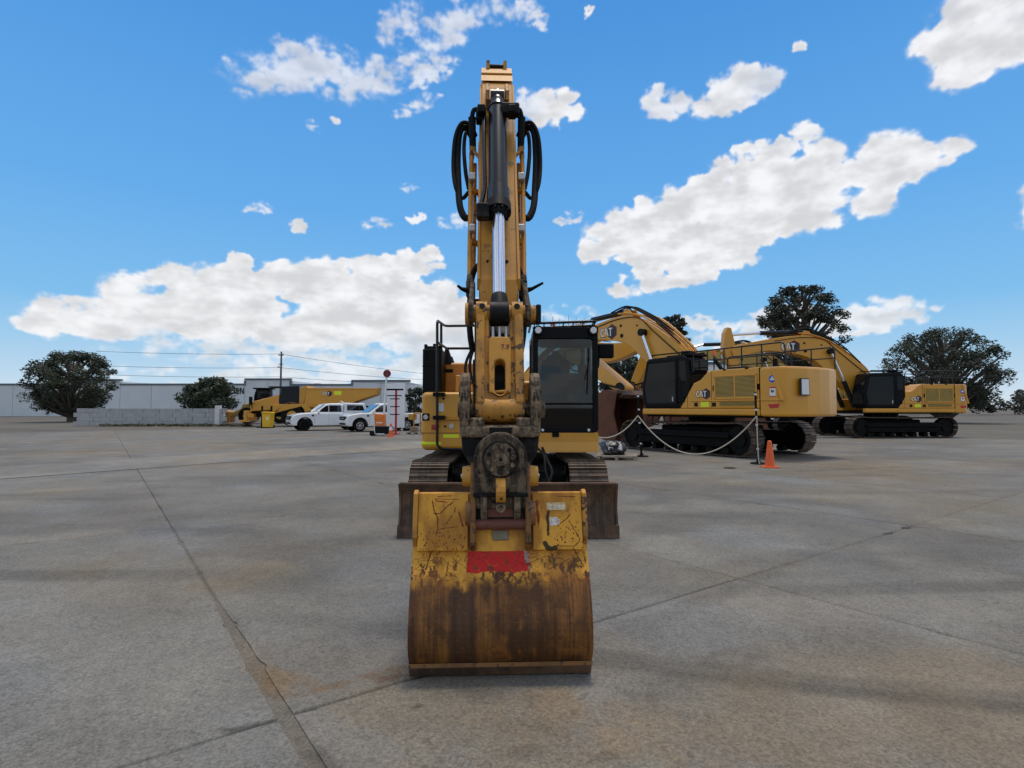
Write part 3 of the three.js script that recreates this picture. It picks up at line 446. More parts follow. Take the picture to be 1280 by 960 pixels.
// cab
{
  const x0 = 0.345, x1 = 1.285, y0 = 1.2, y1 = 2.72, zf = 1.3, zb = -0.3;
  const cab = part(exc, 'cab', M.blackFrame,
    extX([[zb, y0], [zf, y0], [zf, y0 + 0.2], [zf, y0 + 0.2], [zb, y0 + 0.2]], x1 - x0 - 0.14, 0).translate((x0 + x1) / 2, 0, -0.08),
    box(x0, x1, y1 - 0.12, y1, zb, zf - 0.02, 0.05), box(x0 + 0.04, x1 - 0.04, y0, y0 + 0.95, zb - 0.02, zb + 0.04, 0.02), box(x1 - 0.05, x1 - 0.005, y0, y0 + 0.55, zb, zf - 0.1, 0.015), box(x0 + 0.005, x0 + 0.05, y0, y0 + 0.5, zb, zf - 0.1, 0.015),
    ...[x0 + 0.03, x1 - 0.03].map((x) => box(x - 0.03, x + 0.03, y0, y1, zb - 0.03, zb + 0.06, 0.015)), box(x1 - 0.055, x1 - 0.005, y0, y1, 0.45, 0.53, 0.01), box(x0 + 0.005, x0 + 0.055, y0, y1, 0.45, 0.53, 0.01));
  const w = (x1 - x0) / 2, cx = (x0 + x1) / 2, rc = (hw, ya, yb, r) => [...arc(cx + hw - r, yb - r, r, 0, 90, 5), ...arc(cx - hw + r, yb - r, r, 90, 180, 5), ...arc(cx - hw + r, ya + r, r, 180, 270, 5), ...arc(cx + hw - r, ya + r, r, 270, 360, 5)];
  part(cab, 'front_frame', M.blackFrame, ext(rc(w, y0, y1, 0.06), 0.09, 0.012, [rc(w - 0.075, y0 + 0.075, y1 - 0.17, 0.04).reverse()]).translate(0, 0, zf));
  part(cab, 'windscreen', M.glass, box(cx - w + 0.07, cx + w - 0.07, y0 + 0.42, y1 - 0.165, zf - 0.004, zf + 0.002, 0));
  part(cab, 'lower_windscreen', M.glass, box(cx - w + 0.07, cx + w - 0.07, y0 + 0.07, y0 + 0.4, zf - 0.004, zf + 0.002, 0));
  part(cab, 'glazing_bar', M.blackFrame, box(cx - w + 0.06, cx + w - 0.06, y0 + 0.395, y0 + 0.425, zf - 0.02, zf + 0.015, 0.004));
  for (const s of [-1, 1]) part(cab, 'side_window', M.glass, box(cx + s * (w - 0.02) - 0.003, cx + s * (w - 0.02) + 0.003, y0 + 0.5, y1 - 0.1, zb + 0.05, zf - 0.1, 0));
  part(cab, 'rear_window', M.glassClear, box(x0 + 0.05, x1 - 0.05, y0 + 0.95, y1 - 0.1, zb - 0.004, zb + 0.002, 0));
  part(cab, 'sun_visor', M.interior, box(x0 + 0.12, x1 - 0.12, y1 - 0.29, y1 - 0.16, zf - 0.1, zf - 0.08, 0.01));
  const seat = part(cab, 'seat', M.interior, box(cx - 0.3, cx + 0.18, y0 + 0.42, y0 + 0.56, 0.2, 0.72, 0.05), ext([...arc(cx - 0.06 + 0.17, y0 + 1.08, 0.06, 0, 90, 5), ...arc(cx - 0.06 - 0.17, y0 + 1.08, 0.06, 90, 180, 5), [cx - 0.31, y0 + 0.5], [cx + 0.19, y0 + 0.5]], 0.12, 0.03).translate(0, 0, 0.18), box(cx - 0.09, cx - 0.03, y0 + 0.2, y0 + 0.45, 0.35, 0.55));
  part(seat, 'headrest', M.interior, box(cx - 0.2, cx + 0.08, y0 + 1.06, y0 + 1.22, 0.13, 0.25, 0.05));
  part(cab, 'control_console', M.interior, box(cx - 0.42, cx - 0.3, y0 + 0.4, y0 + 0.72, 0.3, 0.8, 0.03), box(cx + 0.2, cx + 0.36, y0 + 0.4, y0 + 0.72, 0.3, 0.8, 0.03), bar([cx - 0.36, y0 + 0.7, 0.76], [cx - 0.36, y0 + 0.88, 0.8], 0.025), bar([cx + 0.28, y0 + 0.7, 0.76], [cx + 0.28, y0 + 0.88, 0.8], 0.025), box(cx + 0.22, cx + 0.36, y0 + 0.78, y0 + 1.0, 0.95, 0.99, 0.01), bar([cx - 0.12, y0 + 0.2, 1.05], [cx - 0.12, y0 + 0.55, 0.98], 0.012), bar([cx + 0.02, y0 + 0.2, 1.05], [cx + 0.02, y0 + 0.55, 0.98], 0.012));
  part(cab, 'coiled_cord', M.rubber, hose([[cx + 0.12, y1 - 0.2, -0.1], [cx + 0.15, y1 - 0.4, -0.12], [cx + 0.26, y1 - 0.52, -0.14], [cx + 0.36, y1 - 0.55, -0.16]], 0.012, 20, 6));
  part(cab, 'wiper', M.black, bar([cx + w - 0.16, y0 + 0.55, zf + 0.02], [cx + w - 0.13, y1 - 0.3, zf + 0.02], 0.007), bar([cx + w - 0.19, y0 + 0.75, zf + 0.03], [cx + w - 0.12, y1 - 0.45, zf + 0.012], 0.005));
  part(cab, 'roof_guard', M.blackPaint, rail([[x0 - 0.03, y1 + 0.05, zf - 0.9], [x0 - 0.03, y1 + 0.05, zf + 0.05], [x1 - 0.03, y1 + 0.08, zf + 0.05], [x1 - 0.03, y1 + 0.08, zf - 0.9]], 0.02), bar([x0, y1 - 0.005, zf - 0.02], [x1 - 0.03, y1 + 0.03, zf - 0.02], 0.018), ...[0, 1, 2, 3, 4, 5, 6].map((i) => bar([x0 + 0.03 + i * 0.14, y1 + 0.055, zf + 0.04], [x0 + 0.03 + i * 0.14, y1 + 0.02, zf - 0.85], 0.01)));
  for (let i = 0; i < 7; i++) part(cab, 'bird_spike', M.steel, bar([x0 + 0.06 + i * 0.12, y1 + 0.06, zf - 0.2 - 0.1 * (i % 2)], [x0 + 0.06 + i * 0.12 + 0.01 * (i % 3 - 1), y1 + 0.17 + 0.05 * ((i * 5) % 3) / 2, zf - 0.2 - 0.1 * (i % 2)], 0.005, 0.003, 5));
  part(cab, 'beacon', M.amber, bar([x0 + 0.33, y1 + 0.03, zf - 0.5], [x0 + 0.33, y1 + 0.12, zf - 0.5], 0.05, 0.04, 14));
  for (const s of [-1, 1]) { const lx = cx + s * (w - 0.075), l = part(cab, 'work_lamp', M.black, bar([lx, y1 - 0.06, zf + 0.02], [lx, y1 - 0.06, zf + 0.13], 0.066, 0.07, 22)); part(l, 'lamp_lens', M.lens, bar([lx, y1 - 0.06, zf + 0.131], [lx, y1 - 0.06, zf + 0.14], 0.048, 0.042, 20)); }
  for (const s of [-1, 1]) part(cab, 'marker_bolt', M.lens, bar([cx + s * (w - 0.14), y0 + 0.035, zf + 0.04], [cx + s * (w - 0.14), y0 + 0.035, zf + 0.056], 0.022, 0.02, 14));
  const mir = part(exc, 'mirror', M.black, box(1.3, 1.545, 2.28, 2.5, 1.12, 1.2, 0.045)); part(mir, 'mirror_arm', M.black, rail([[1.26, 2.1, 1.2], [1.31, 2.15, 1.18], [1.33, 2.4, 1.14]], 0.016), bar([1.26, 2.47, 1.2], [1.36, 2.45, 1.15], 0.016));
  part(exc, 'cab_skirt', M.yellow, extX([[1.335, 1.065], [1.335, 1.195], [1.1, 1.195], [1.1, 0.92], [1.38, 0.92], [1.375, 0.95]], 0.99, 0.012).translate(0.79, 0, 0), box(0.34, 1.3, 0.93, 1.18, -0.3, 1.12, 0.02));
  part(exc, 'skirt_latch', M.black, box(0.62, 0.72, 1.135, 1.2, 1.32, 1.36, 0.012));
}
// arm: everything that hangs on the boom lies a little off the machine's middle and turned two degrees
const armM = new THREE.Matrix4().makeTranslation(-0.272, 0, 0).multiply(new THREE.Matrix4().makeRotationY(0.041));
const armPart = (name, mat, ...gs) => { const m = part(exc, name, mat, ...gs); m.applyMatrix4(armM); return m; };
{
  const boomP = [...smooth([[0.45, 1.35], [0.75, 1.9], [1.4, 3.1], [1.95, 3.72], [2.9, 3.95], [3.75, 3.85]], 18), ...arc(3.95, 4.02, 0.17, -60, 90, 6), ...smooth([[3.7, 4.3], [2.6, 4.5], [1.7, 4.42], [1.0, 3.85], [0.35, 2.6], [0.0, 1.6]], 18), ...arc(0.22, 1.45, 0.22, 170, 300, 6)];
  armPart('boom', M.yellowWorn, extX(boomP, 0.36, 0.015));
  for (const s of [-1, 1]) armPart('boom_cylinder', M.blackPaint, bar([s * 0.245, 1.15, 0.95], [s * 0.245, 2.25, 1.25], 0.062), bar([s * 0.245, 2.25, 1.25], [s * 0.245, 3.1, 1.48], 0.036));
  armPart('stick_cylinder', M.blackPaint, bar([0, 4.75, 1.6], [0, 4.95, 2.9], 0.075), bar([0, 4.95, 2.9], [0, 4.98, 3.7], 0.042));
  // stick (dipper)
  const stick = [...arc(5.5, 1.5, 0.13, 200, 340, 8), [5.44, 2.05], [5.335, 2.5], [4.27, 4.6], [3.93, 4.94], [3.74, 4.93], [3.62, 4.55], [3.68, 3.8], [4.0, 3.55], [4.95, 2.1]];
  armPart('stick', M.yellowWorn, extX(stick, 0.292, 0.012));
  armPart('wear_pad', M.greaseBlack, extX([[5.62, 1.55], [5.56, 2.06], [5.4, 2.2], [5.4, 1.6]], 0.2, 0.01));  // added plate, its grease black stands in for shade behind the link slot
  armPart('top_plate', M.yellowWorn, extX([[4.24, 4.65], [3.95, 4.945], [3.94, 4.96], [4.262, 4.64]], 0.30, 0.003), bar([-0.15, 4.795, 4.115], [0.15, 4.795, 4.115], 0.011, 0.011, 8));
  for (const s of [-1, 1]) armPart('lug', M.yellowDirty, extX([[3.88, 4.93], [3.98, 4.92], [3.97, 5.02], [3.9, 5.03]], 0.035, 0.006).translate(s * 0.085, 0, 0));
  armPart('lug_pin', M.greaseBlack, bar([-0.07, 4.97, 3.93], [0.07, 4.97, 3.93], 0.03));
  for (const s of [-1, 1]) armPart('side_strake', M.yellowWorn, extX([[4.22, 4.56], [4.25, 4.61], [5.36, 2.5], [5.33, 2.42]], 0.02, 0.003).translate(s * 0.15, 0, 0));
  // bucket cylinder in front of the stick
  const A = V(0, 4.33, 4.51), B = V(0, 2.2, 5.6), ax = B.clone().sub(A).normalize(), len = A.distanceTo(B), on = (t) => A.clone().addScaledVector(ax, t * len);
  const cyl = armPart('bucket_cylinder', M.blackPaint, bar(on(0.03), on(0.56), 0.077, 0.077, 28), bar(on(0.49), on(0.56), 0.088, 0.092, 28), bar([-0.06, 4.33, 4.51], [0.06, 4.33, 4.51], 0.075, 0.075, 20), bar(on(-0.03), on(0.07), 0.05, 0.085, 20));
  part(cyl, 'gland', M.greaseBlack, bar(on(0.56), on(0.595), 0.1, 0.1, 28), bar(on(0.595), on(0.61), 0.078, 0.06, 24), ...Array.from({ length: 10 }, (_, i) => { const a = i / 10 * Math.PI * 2, e1 = V(1, 0, 0), e2 = ax.clone().cross(e1), o = e1.multiplyScalar(Math.cos(a) * 0.086).addScaledVector(e2, Math.sin(a) * 0.086); return bar(on(0.595).add(o), on(0.605).add(o), 0.011, 0.011, 6); }));
  part(cyl, 'rod', M.chrome, bar(on(0.6), on(0.965), 0.048, 0.048, 32));
  part(cyl, 'rod_eye', M.greaseBlack, bar(on(0.935), on(0.985), 0.055, 0.07, 22), bar([-0.065, 2.2, 5.6], [0.065, 2.2, 5.6], 0.085, 0.085, 24));
  for (const b of [box(0.03, 0.19, 4.1, 4.2, 4.6, 4.7, 0.015), box(-0.19, -0.1, 4.08, 4.2, 4.5, 4.62, 0.015), box(-0.17, -0.07, 3.0, 3.12, 5.12, 5.24, 0.02)]) part(cyl, 'port_block', M.greaseBlack, b);
  part(cyl, 'cylinder_pipe', M.blackPaint, rail([[-0.12, 4.14, 4.6], [-0.12, 3.95, 4.72], [-0.105, 3.3, 5.03], [-0.14, 3.12, 5.13]], 0.017, 0.08));
  for (const s of [-1, 1]) armPart('cylinder_bracket', M.yellowDirty, extX([[4.3, 4.5], [4.42, 4.52], [4.56, 4.38], [4.57, 4.29], [4.48, 4.25], [4.38, 4.3]], 0.035, 0.008).translate(s * 0.088, 0, 0));
  // links
  for (const s of [-1, 1]) armPart('idler_link', M.mud, extX([...arc(5.6, 2.2, 0.09, -100, 80, 8), ...arc(5.22, 2.42, 0.09, 60, 240, 8)], 0.035, 0.008).translate(s * 0.195, 0, 0));
  armPart('link_pin', M.yellowDirty, bar([-0.2, 2.2, 5.6], [0.25, 2.2, 5.6], 0.062, 0.062, 20), bar([-0.235, 2.2, 5.6], [-0.21, 2.2, 5.6], 0.075, 0.075, 20));
  armPart('pin_retainer', M.greaseBlack, box(0.25, 0.285, 2.13, 2.26, 5.55, 5.66, 0.01));
  // power link: a casting with a slot, ears at its top and a tube at its foot
  const P2 = V(0, 1.535, 5.84), up = V(0, 2.2, 5.6).sub(P2), ll = up.length(), yaw = Math.atan2(up.z, up.y), put = (g) => g.rotateX(yaw).translate(P2.x, P2.y, P2.z);
  const hw = 0.155, outline = [[-hw, 0], [hw, 0], [hw, ll - 0.03], ...arc(0.115, ll, 0.042, 0, 180, 6), [0.07, ll - 0.17], ...arc(0, ll - 0.17, 0.07, 0, -180, 8), ...arc(-0.115, ll, 0.042, 0, 180, 6), [-hw, ll - 0.03]];
  const slot = [...arc(0, 0.3, 0.035, 0, 180, 8), ...arc(0, 0.12, 0.035, 180, 360, 8)].reverse();
  const link = armPart('power_link', M.yellowDirty, put(ext(outline, 0.09, 0.014, [slot])), put(bar([-hw, 0, 0], [hw, 0, 0], 0.078, 0.078, 28)), ...[-1, 1].map((s) => put(box(s * 0.098, s * 0.158, 0.02, ll - 0.04, -0.02, 0.082, 0.014))), ...[-1, 1].map((s) => put(bar([s * 0.085, ll, 0], [s * 0.16, ll, 0], 0.085, 0.085, 24))));
  part(link, 'web_plate', M.yellowWorn, put(ext([[-0.07, 0.1], [0.07, 0.1], [0.075, 0.36], [0.075, 0.47], [0.06, 0.5], [-0.06, 0.5], [-0.075, 0.47], [-0.075, 0.36]], 0.03, 0.008, [slot]).translate(0, 0, 0.05)));
  part(link, 'chalk_figures', M.rustRed, put(letters('7.9', 0.032, 0.002, 0.9).translate(0.036, 0.425, 0.0655)));
  for (const s of [-1, 1]) part(link, 'grease_hole', M.greaseBlack, put(bar([s * 0.118, ll + 0.01, 0.07], [s * 0.118, ll + 0.01, 0.094], 0.02, 0.02, 12)));
  for (const s of [-1, 0, 1]) part(link, 'grease_fitting', M.zinc, put(bar([s * 0.045, ll - 0.21 - 0.02 * (s === 0), 0.03], [s * 0.045, ll - 0.12, 0.03], 0.012, 0.009, 8)));
}
// tilting quick coupler
{
  const ear = [[5.4, 1.38], [5.95, 1.38], [5.985, 1.58], [5.94, 1.72], ...arc(5.86, 1.7, 0.075, 40, 150, 5), [5.66, 1.62], [5.4, 1.62]];
  const cp = armPart('tilt_coupler', M.mudLight, box(-0.248, 0.248, 1.365, 1.44, 5.4, 5.985, 0.02));
  for (const s of [-1, 1]) {
    part(cp, 'coupler_ear', M.mudLight, extX(ear, 0.062, 0.012).translate(s * 0.222, 0, 0));
    part(cp, 'pin_boss', M.mud, bar([s * 0.25, 1.535, 5.84], [s > 0 ? 0.285 : -0.262, 1.535, 5.84], 0.066, 0.06, 22), bar([s * 0.25, 1.66, 5.86], [s * 0.262, 1.66, 5.86], 0.045, 0.04, 16));
    part(cp, 'deck_lug', M.mudLight, box(s * 0.1, s * 0.19, 1.43, 1.49, 5.88, 5.975, 0.015));
  }
  part(cp, 'coupler_pin', M.mud, bar([-0.26, 1.5, 5.5], [0.26, 1.5, 5.5], 0.05), bar([-0.27, 1.535, 5.84], [0.29, 1.535, 5.84], 0.045));
  part(cp, 'coupler_body', M.greaseBlack, ext([[-0.244, 1.37], [-0.236, 1.28], [-0.165, 1.15], [0.165, 1.15], [0.236, 1.28], [0.244, 1.37]], 0.5, 0.015).translate(0, 0, 5.7), box(-0.07, 0.07, 1.38, 1.432, 5.9, 5.99, 0.006));
  part(cp, 'tilt_housing', M.mud, ext([...arc(0, 1.24, 0.163, 0, 180, 26), [-0.163, 1.02], [-0.15, 0.94], [0.15, 0.94], [0.163, 1.02]], 0.4, 0.02, [], 3).translate(0, 0, 5.86));
  const disc = part(cp, 'pivot_cap', M.mud, bar([0, 1.24, 6.04], [0, 1.24, 6.078], 0.104, 0.1, 40));
  part(disc, 'cap_groove', M.greaseBlack, new THREE.TorusGeometry(0.106, 0.007, 8, 44).translate(0, 1.24, 6.062));
  part(disc, 'hub', M.mudLight, bar([0, 1.24, 6.07], [0, 1.24, 6.088], 0.043, 0.04, 26), new THREE.TorusGeometry(0.018, 0.007, 8, 20).translate(0, 1.24, 6.088));
  part(disc, 'hub_hole', M.greaseBlack, bar([0, 1.24, 6.086], [0, 1.24, 6.0905], 0.011, 0.011, 12));
  for (let i = 0; i < 10; i++) { const a = i / 10 * 2 * Math.PI + 0.2, x = 0.077 * Math.cos(a), y = 1.24 + 0.077 * Math.sin(a); part(disc, i % 3 === 1 ? 'bolt_hole' : 'bolt', i % 3 === 1 ? M.greaseBlack : M.mudLight, bar([x, y, 6.07], [x, y, i % 3 === 1 ? 6.0795 : 6.096], 0.016, 0.014, i % 3 === 1 ? 10 : 6)); }
  part(cp, 'lower_plate', M.greaseBlack, box(-0.165, 0.165, 1.018, 1.042, 5.9, 6.09, 0.006), box(-0.148, 0.148, 0.85, 1.02, 5.86, 6.035, 0.01));
  part(cp, 'red_plate', M.rustRed, box(-0.08, 0.08, 0.89, 1.01, 6.03, 6.045, 0.006)); part(cp, 'cross_tube', M.rustRed, bar([-0.148, 0.848, 6.04], [0.148, 0.848, 6.04], 0.032, 0.032, 16));
  for (const s of [-1, 1]) part(cp, 'hook_leg', M.mudLight, extX([[5.92, 1.02], [6.085, 1.02], [6.08, 0.93], [6.04, 0.86], [5.92, 0.88]], 0.04, 0.008).translate(s * 0.1, 0, 0));
  part(cp, 'locking_hook', M.yellowDirty, extX([...smooth([[6.05, 1.13], [6.11, 1.12], [6.15, 1.06], [6.13, 1.0], [6.08, 0.985]], 10), [6.08, 1.02], [6.1, 1.05], [6.05, 1.09]], 0.058, 0.006));
  part(cp, 'eye_bolt', M.mudLight, new THREE.TorusGeometry(0.021, 0.009, 8, 18).translate(0, 0.955, 6.1), bar([0, 0.955, 6.03], [0, 0.955, 6.1], 0.016, 0.016, 10));
}
// bucket, its round back to the camera, edge on the ground
{
  const n = 1024, cv = document.createElement('canvas'); cv.width = cv.height = n; const c2 = cv.getContext('2d'), img = c2.createImageData(n, n), TOP = 1.06;
  for (let j = 0; j < n; j++) for (let i = 0; i < n; i++) {
    const u = i / n, y = (1 - j / n) * TOP;
    let c = sc3([0.68, 0.325, 0.04], 0.88 + 0.24 * fbm(u * 5, y * 5, 64, 5, 500));
    c = mix3(c, [0.34, 0.135, 0.02], 0.8 * sm(0.4, 0.66, fbm(u * 9, y * 5, 64, 5, 503)));
    const chip = fbm(u * 45, y * 28, 256, 5, 507, 0.62), reg = fbm(u * 4, y * 4, 64, 4, 509);
    const zone = sm(0.72, 0.6, y) * sm(0.42, 0.5, y);
    c = mix3(c, mix3([0.2, 0.075, 0.016], [0.09, 0.036, 0.013], sm(0.4, 0.6, reg)), sm(0.67 - 0.13 * zone - 0.03 * reg, 0.72 - 0.12 * zone, chip) * (0.35 + 0.65 * zone));
    const edge = sm(0.6, 0.5, y + 0.13 * (fbm(u * 10, y * 10, 64, 5, 511, 0.6) - 0.5) + 0.03 * (fbm(u * 60, y * 20, 256, 3, 513) - 0.5));
    const st = fbm(u * 90, y * 3, 512, 5, 515, 0.6), st2 = fbm(u * 14, y * 1.4, 64, 5, 517, 0.55);
    let b = mix3([0.085, 0.032, 0.01], [0.25, 0.105, 0.024], sm(0.3, 0.72, 0.55 * st + 0.45 * st2));
    b = mix3(b, [0.3, 0.105, 0.018], 0.6 * sm(0.52, 0.7, fbm(u * 7, y * 9, 64, 6, 519, 0.6)));
    const band = (a0, a1, y0) => { const w = 0.035 * (fbm(y * 9, a0 * 30, 256, 5, 521) - 0.5) * 2; return sm(a0 - 0.012, a0 + 0.014, u + w) * sm(a1 + 0.014, a1 - 0.012, u + w * 0.8) * sm(y0, y0 - 0.06, y); };
    const wet = Math.max(band(0.215, 0.365, 0.56), 0.85 * band(0.535, 0.585, 0.4), 0.9 * band(0.61, 0.67, 0.47), 0.65 * band(0.015, 0.05, 0.45), 0.5 * band(0.1, 0.15, 0.3));
    b = mix3(b, sc3([0.05, 0.024, 0.013], 0.7 + 0.8 * st), 0.85 * wet);
    b = mix3(b, [0.06, 0.026, 0.011], 0.7 * sm(0.42, 0.62, fbm(u * 6, y * 6, 64, 6, 523, 0.62)));
    const fl = fbm(u * 150, y * 110, 1024, 3, 525); b = mix3(b, [0.36, 0.2, 0.06], 0.35 * sm(0.74, 0.84, fl)); b = mix3(b, [0.04, 0.02, 0.012], 0.6 * sm(0.3, 0.22, fl));
    c = mix3(c, b, edge);
    const x = (u - 0.5) * 1.06, rag = 0.012 * (fbm(u * 40, y * 40, 256, 3, 531) - 0.5);
    if (x > -0.2 + rag && x < 0.172 + rag && y < 0.692 && y > 0.585 + rag * 2) { const w = sm(0.62, 0.7, chip + 0.12 * sm(0.1, 0.17, x)); c = mix3([0.55, 0.018, 0.012], x > 0.13 ? [0.3, 0.24, 0.2] : [0.2, 0.05, 0.02], w); }
    const o = (j * n + i) * 4; for (let k = 0; k < 3; k++) img.data[o + k] = toS(c[k]); img.data[o + 3] = 255;
  }
  c2.putImageData(img, 0, 0);
  const ph2w = (px, py) => { const d = py < 684 ? 3.48 : 3.4, x = (px - 640) / F * d + 0.068, y = H - (py - HORIZON) / F * d; return [(x / 1.06 + 0.5) * n, (1 - y / TOP) * n]; };
  const draw = (pts, w, colr, zo) => { c2.strokeStyle = colr; c2.lineCap = 'round'; c2.lineJoin = 'round'; let prev = null; for (const [X, Y] of pts) { const q = ph2w(zo[0] + X / 8, zo[1] + Y / 8); if (prev) { const k = 14; for (let i = 0; i < k; i++) { const t0 = i / k, t1 = (i + 1) / k, jx = () => (rnd() - 0.5) * 5; c2.lineWidth = w * rr(0.35, 1.25); c2.beginPath(); c2.moveTo(mix(prev[0], q[0], t0), mix(prev[1], q[1], t0)); c2.lineTo(mix(prev[0], q[0], t1) + jx(), mix(prev[1], q[1], t1) + jx()); c2.stroke(); } } prev = q; } };
  const zl = [505, 600], zr = [630, 600], dk = 'rgba(92,44,16,0.78)', bk = 'rgba(62,52,26,0.9)';
  draw([[295, 200], [315, 290], [352, 360], [355, 460], [340, 520]], 6, dk, zl); draw([[310, 318], [360, 320]], 5, dk, zl); draw([[505, 210], [440, 255], [380, 312]], 6, dk, zl); draw([[520, 265], [515, 310]], 4, dk, zl); draw([[495, 335], [430, 420]], 5, dk, zl); draw([[350, 468], [430, 455], [555, 440]], 4, dk, zl); draw([[320, 180], [555, 188]], 5, 'rgba(140,60,25,0.8)', zl); draw([[330, 200], [440, 212]], 8, 'rgba(150,70,25,0.7)', zl); draw([[345, 160], [475, 152]], 6, 'rgba(150,70,25,0.7)', zl);
  draw([[250, 550], [240, 620]], 3, dk, zl); draw([[300, 560], [345, 640]], 3, dk, zl); draw([[470, 520], [470, 545]], 4, dk, zl); draw([[270, 720], [235, 860]], 9, dk, zl); draw([[560, 300], [600, 440]], 12, 'rgba(120,50,20,0.6)', zl); draw([[450, 800], [430, 920]], 8, dk, zl);
  draw([[445, 310], [430, 370], [440, 420], [435, 520]], 13, bk, zr); draw([[400, 600], [440, 660], [515, 680]], 24, bk, zr); draw([[420, 610], [440, 690]], 16, bk, zr); draw([[645, 390], [690, 470], [745, 555], [740, 590], [690, 632], [500, 625]], 4, dk, zr); draw([[660, 330], [630, 370], [560, 420]], 5, dk, zr); draw([[540, 160], [720, 168]], 6, 'rgba(120,50,22,0.85)', zr); draw([[480, 740], [510, 880]], 10, 'rgba(90,70,30,0.7)', zr); draw([[700, 690], [790, 850]], 6, dk, zr); draw([[420, 880], [650, 790]], 4, dk, zr);
  draw([[330, 210], [345, 440]], 16, 'rgba(125,55,20,0.75)', zr); for (let i = 0; i < 60; i++) { const X = rr(150, 620), Y = rr(480, 660); draw([[X, Y], [X + rr(-4, 4), Y + rr(4, 14)]], rr(1.5, 3.5), dk, zl); } for (let i = 0; i < 30; i++) { const X = rr(500, 780), Y = rr(440, 660); draw([[X, Y], [X + rr(-4, 4), Y + rr(4, 12)]], rr(1.5, 4), dk, zr); }
  for (let i = 0; i < 260; i++) { const x0 = rr(0, n), y0 = rr(0.34, 0.5) * n; c2.strokeStyle = `rgba(${rnd() < 0.7 ? '82,36,12' : '200,125,30'},${rr(0.25, 0.7)})`; c2.lineWidth = rr(0.8, 3.5); c2.beginPath(); c2.moveTo(x0, y0); c2.quadraticCurveTo(x0 + rr(-30, 30), y0 + rr(-10, 25), x0 + rr(-60, 60), y0 + rr(-25, 40)); c2.stroke(); }
  const tex = new THREE.CanvasTexture(cv); tex.colorSpace = THREE.SRGBColorSpace; tex.wrapS = tex.wrapT = THREE.ClampToEdgeWrapping;
  const skin = new THREE.MeshPhysicalMaterial({ map: tex, roughness: 0.7, specularIntensity: 0.5, roughnessMap: rep(roughVar(0.7, 1.0, 77), 1), bumpMap: tex, bumpScale: 0.002 });
  const uvB = (g) => { g = fin(g); const p = g.attributes.position, uv = g.attributes.uv; for (let i = 0; i < p.count; i++) uv.setXY(i, p.getX(i) / 1.06 + 0.5, p.getY(i) / TOP); return g; };
  const back = smooth([[5.97, 1.025], [6.01, 0.86], [6.05, 0.7], [6.165, 0.5], [6.238, 0.32], [6.235, 0.18], [6.165, 0.07]], 26), inner = [...back].reverse().map(([z, y]) => [z - 0.03, y + 0.004]);
  const bucket = new THREE.Mesh(uvB(extX([...back, ...inner], 1.05, 0.004)), skin); bucket.name = 'bucket'; bucket.castShadow = bucket.receiveShadow = true; exc.add(bucket); bucket.applyMatrix4(armM);
  const bp = (name, mat, ...g) => part(bucket, name, mat, ...g);
  for (const s of [-1, 1]) {
    const rim = [[5.985, 1.05], [6.02, 1.03], [6.05, 0.9], [6.075, 0.78], [6.04, 0.72], [6.1, 0.58], [6.2, 0.35], [6.2, 0.18], [6.14, 0.07], [6.05, 0.03], [5.6, 0.3], [5.4, 0.5], [5.5, 0.72], [5.9, 1.02]];
    const m = new THREE.Mesh(uvB(extX(rim, 0.03, 0.008).translate(s * 0.512, 0, 0)), M.yellowDirty); m.name = 'side_plate'; m.castShadow = m.receiveShadow = true; bucket.add(m);
    const g = new THREE.Mesh(uvB(extX([[6.008, 1.028], [6.085, 0.706], [6.055, 0.69], [5.965, 1.02]], 0.3, 0.004).translate(s * 0.345, 0, 0)), skin); g.name = 'gusset_plate'; g.castShadow = g.receiveShadow = true; bucket.add(g);
    bp('bucket_ear', M.rustPaint, extX([...arc(5.93, 1.12, 0.1, -10, 150, 8), [5.62, 1.0], [5.7, 0.7], [6.06, 0.695], [6.1, 0.75], [6.085, 0.9]], 0.034, 0.008).translate(s * 0.165, 0, 0));
    bp('ear_boss', M.orangePaint, bar([s * 0.18, 1.125, 5.93], [s * 0.235, 1.125, 5.93], 0.068, 0.06, 24));
    bp('pin_end', M.steel, bar([s * 0.235, 1.125, 5.93], [s * 0.245, 1.125, 5.93], 0.018, 0.015, 12));
    bp('lower_boss', M.rustPaint, bar([s * 0.18, 0.905, 6.0], [s * 0.21, 0.905, 6.0], 0.085, 0.08, 28));
  }
  bp('cutting_edge', M.rust, extX([[6.172, 0.08], [6.182, 0.062], [6.155, 0.012], [6.085, 0.006], [6.075, 0.02], [6.14, 0.06], [6.15, 0.085]], 1.05, 0.003)); bp('edge_strip', M.rustPaint, extX([[6.192, 0.096], [6.196, 0.074], [6.18, 0.066], [6.165, 0.085]], 1.056, 0.002));
  bp('inner_shell', M.bucketInside, extX([...smooth([[5.94, 1.02], [6.0, 0.7], [6.17, 0.33], [6.12, 0.1]], 14), ...smooth([[6.1, 0.1], [6.14, 0.33], [5.97, 0.7], [5.9, 1.02]], 14)], 0.99, 0));
  const print = (w, h, fn) => { const k = document.createElement('canvas'); k.width = w; k.height = h; const g = k.getContext('2d'); fn(g, w, h); for (let i = 0; i < 90; i++) { g.fillStyle = `rgba(130,85,30,${rr(0.05, 0.3)})`; g.beginPath(); g.ellipse(rr(0, w), rr(0, h), rr(1, 14), rr(1, 6), rr(0, 3), 0, 7); g.fill(); } const t = new THREE.CanvasTexture(k); t.colorSpace = THREE.SRGBColorSpace; return new THREE.MeshStandardMaterial({ map: t, roughness: 0.6 }); };
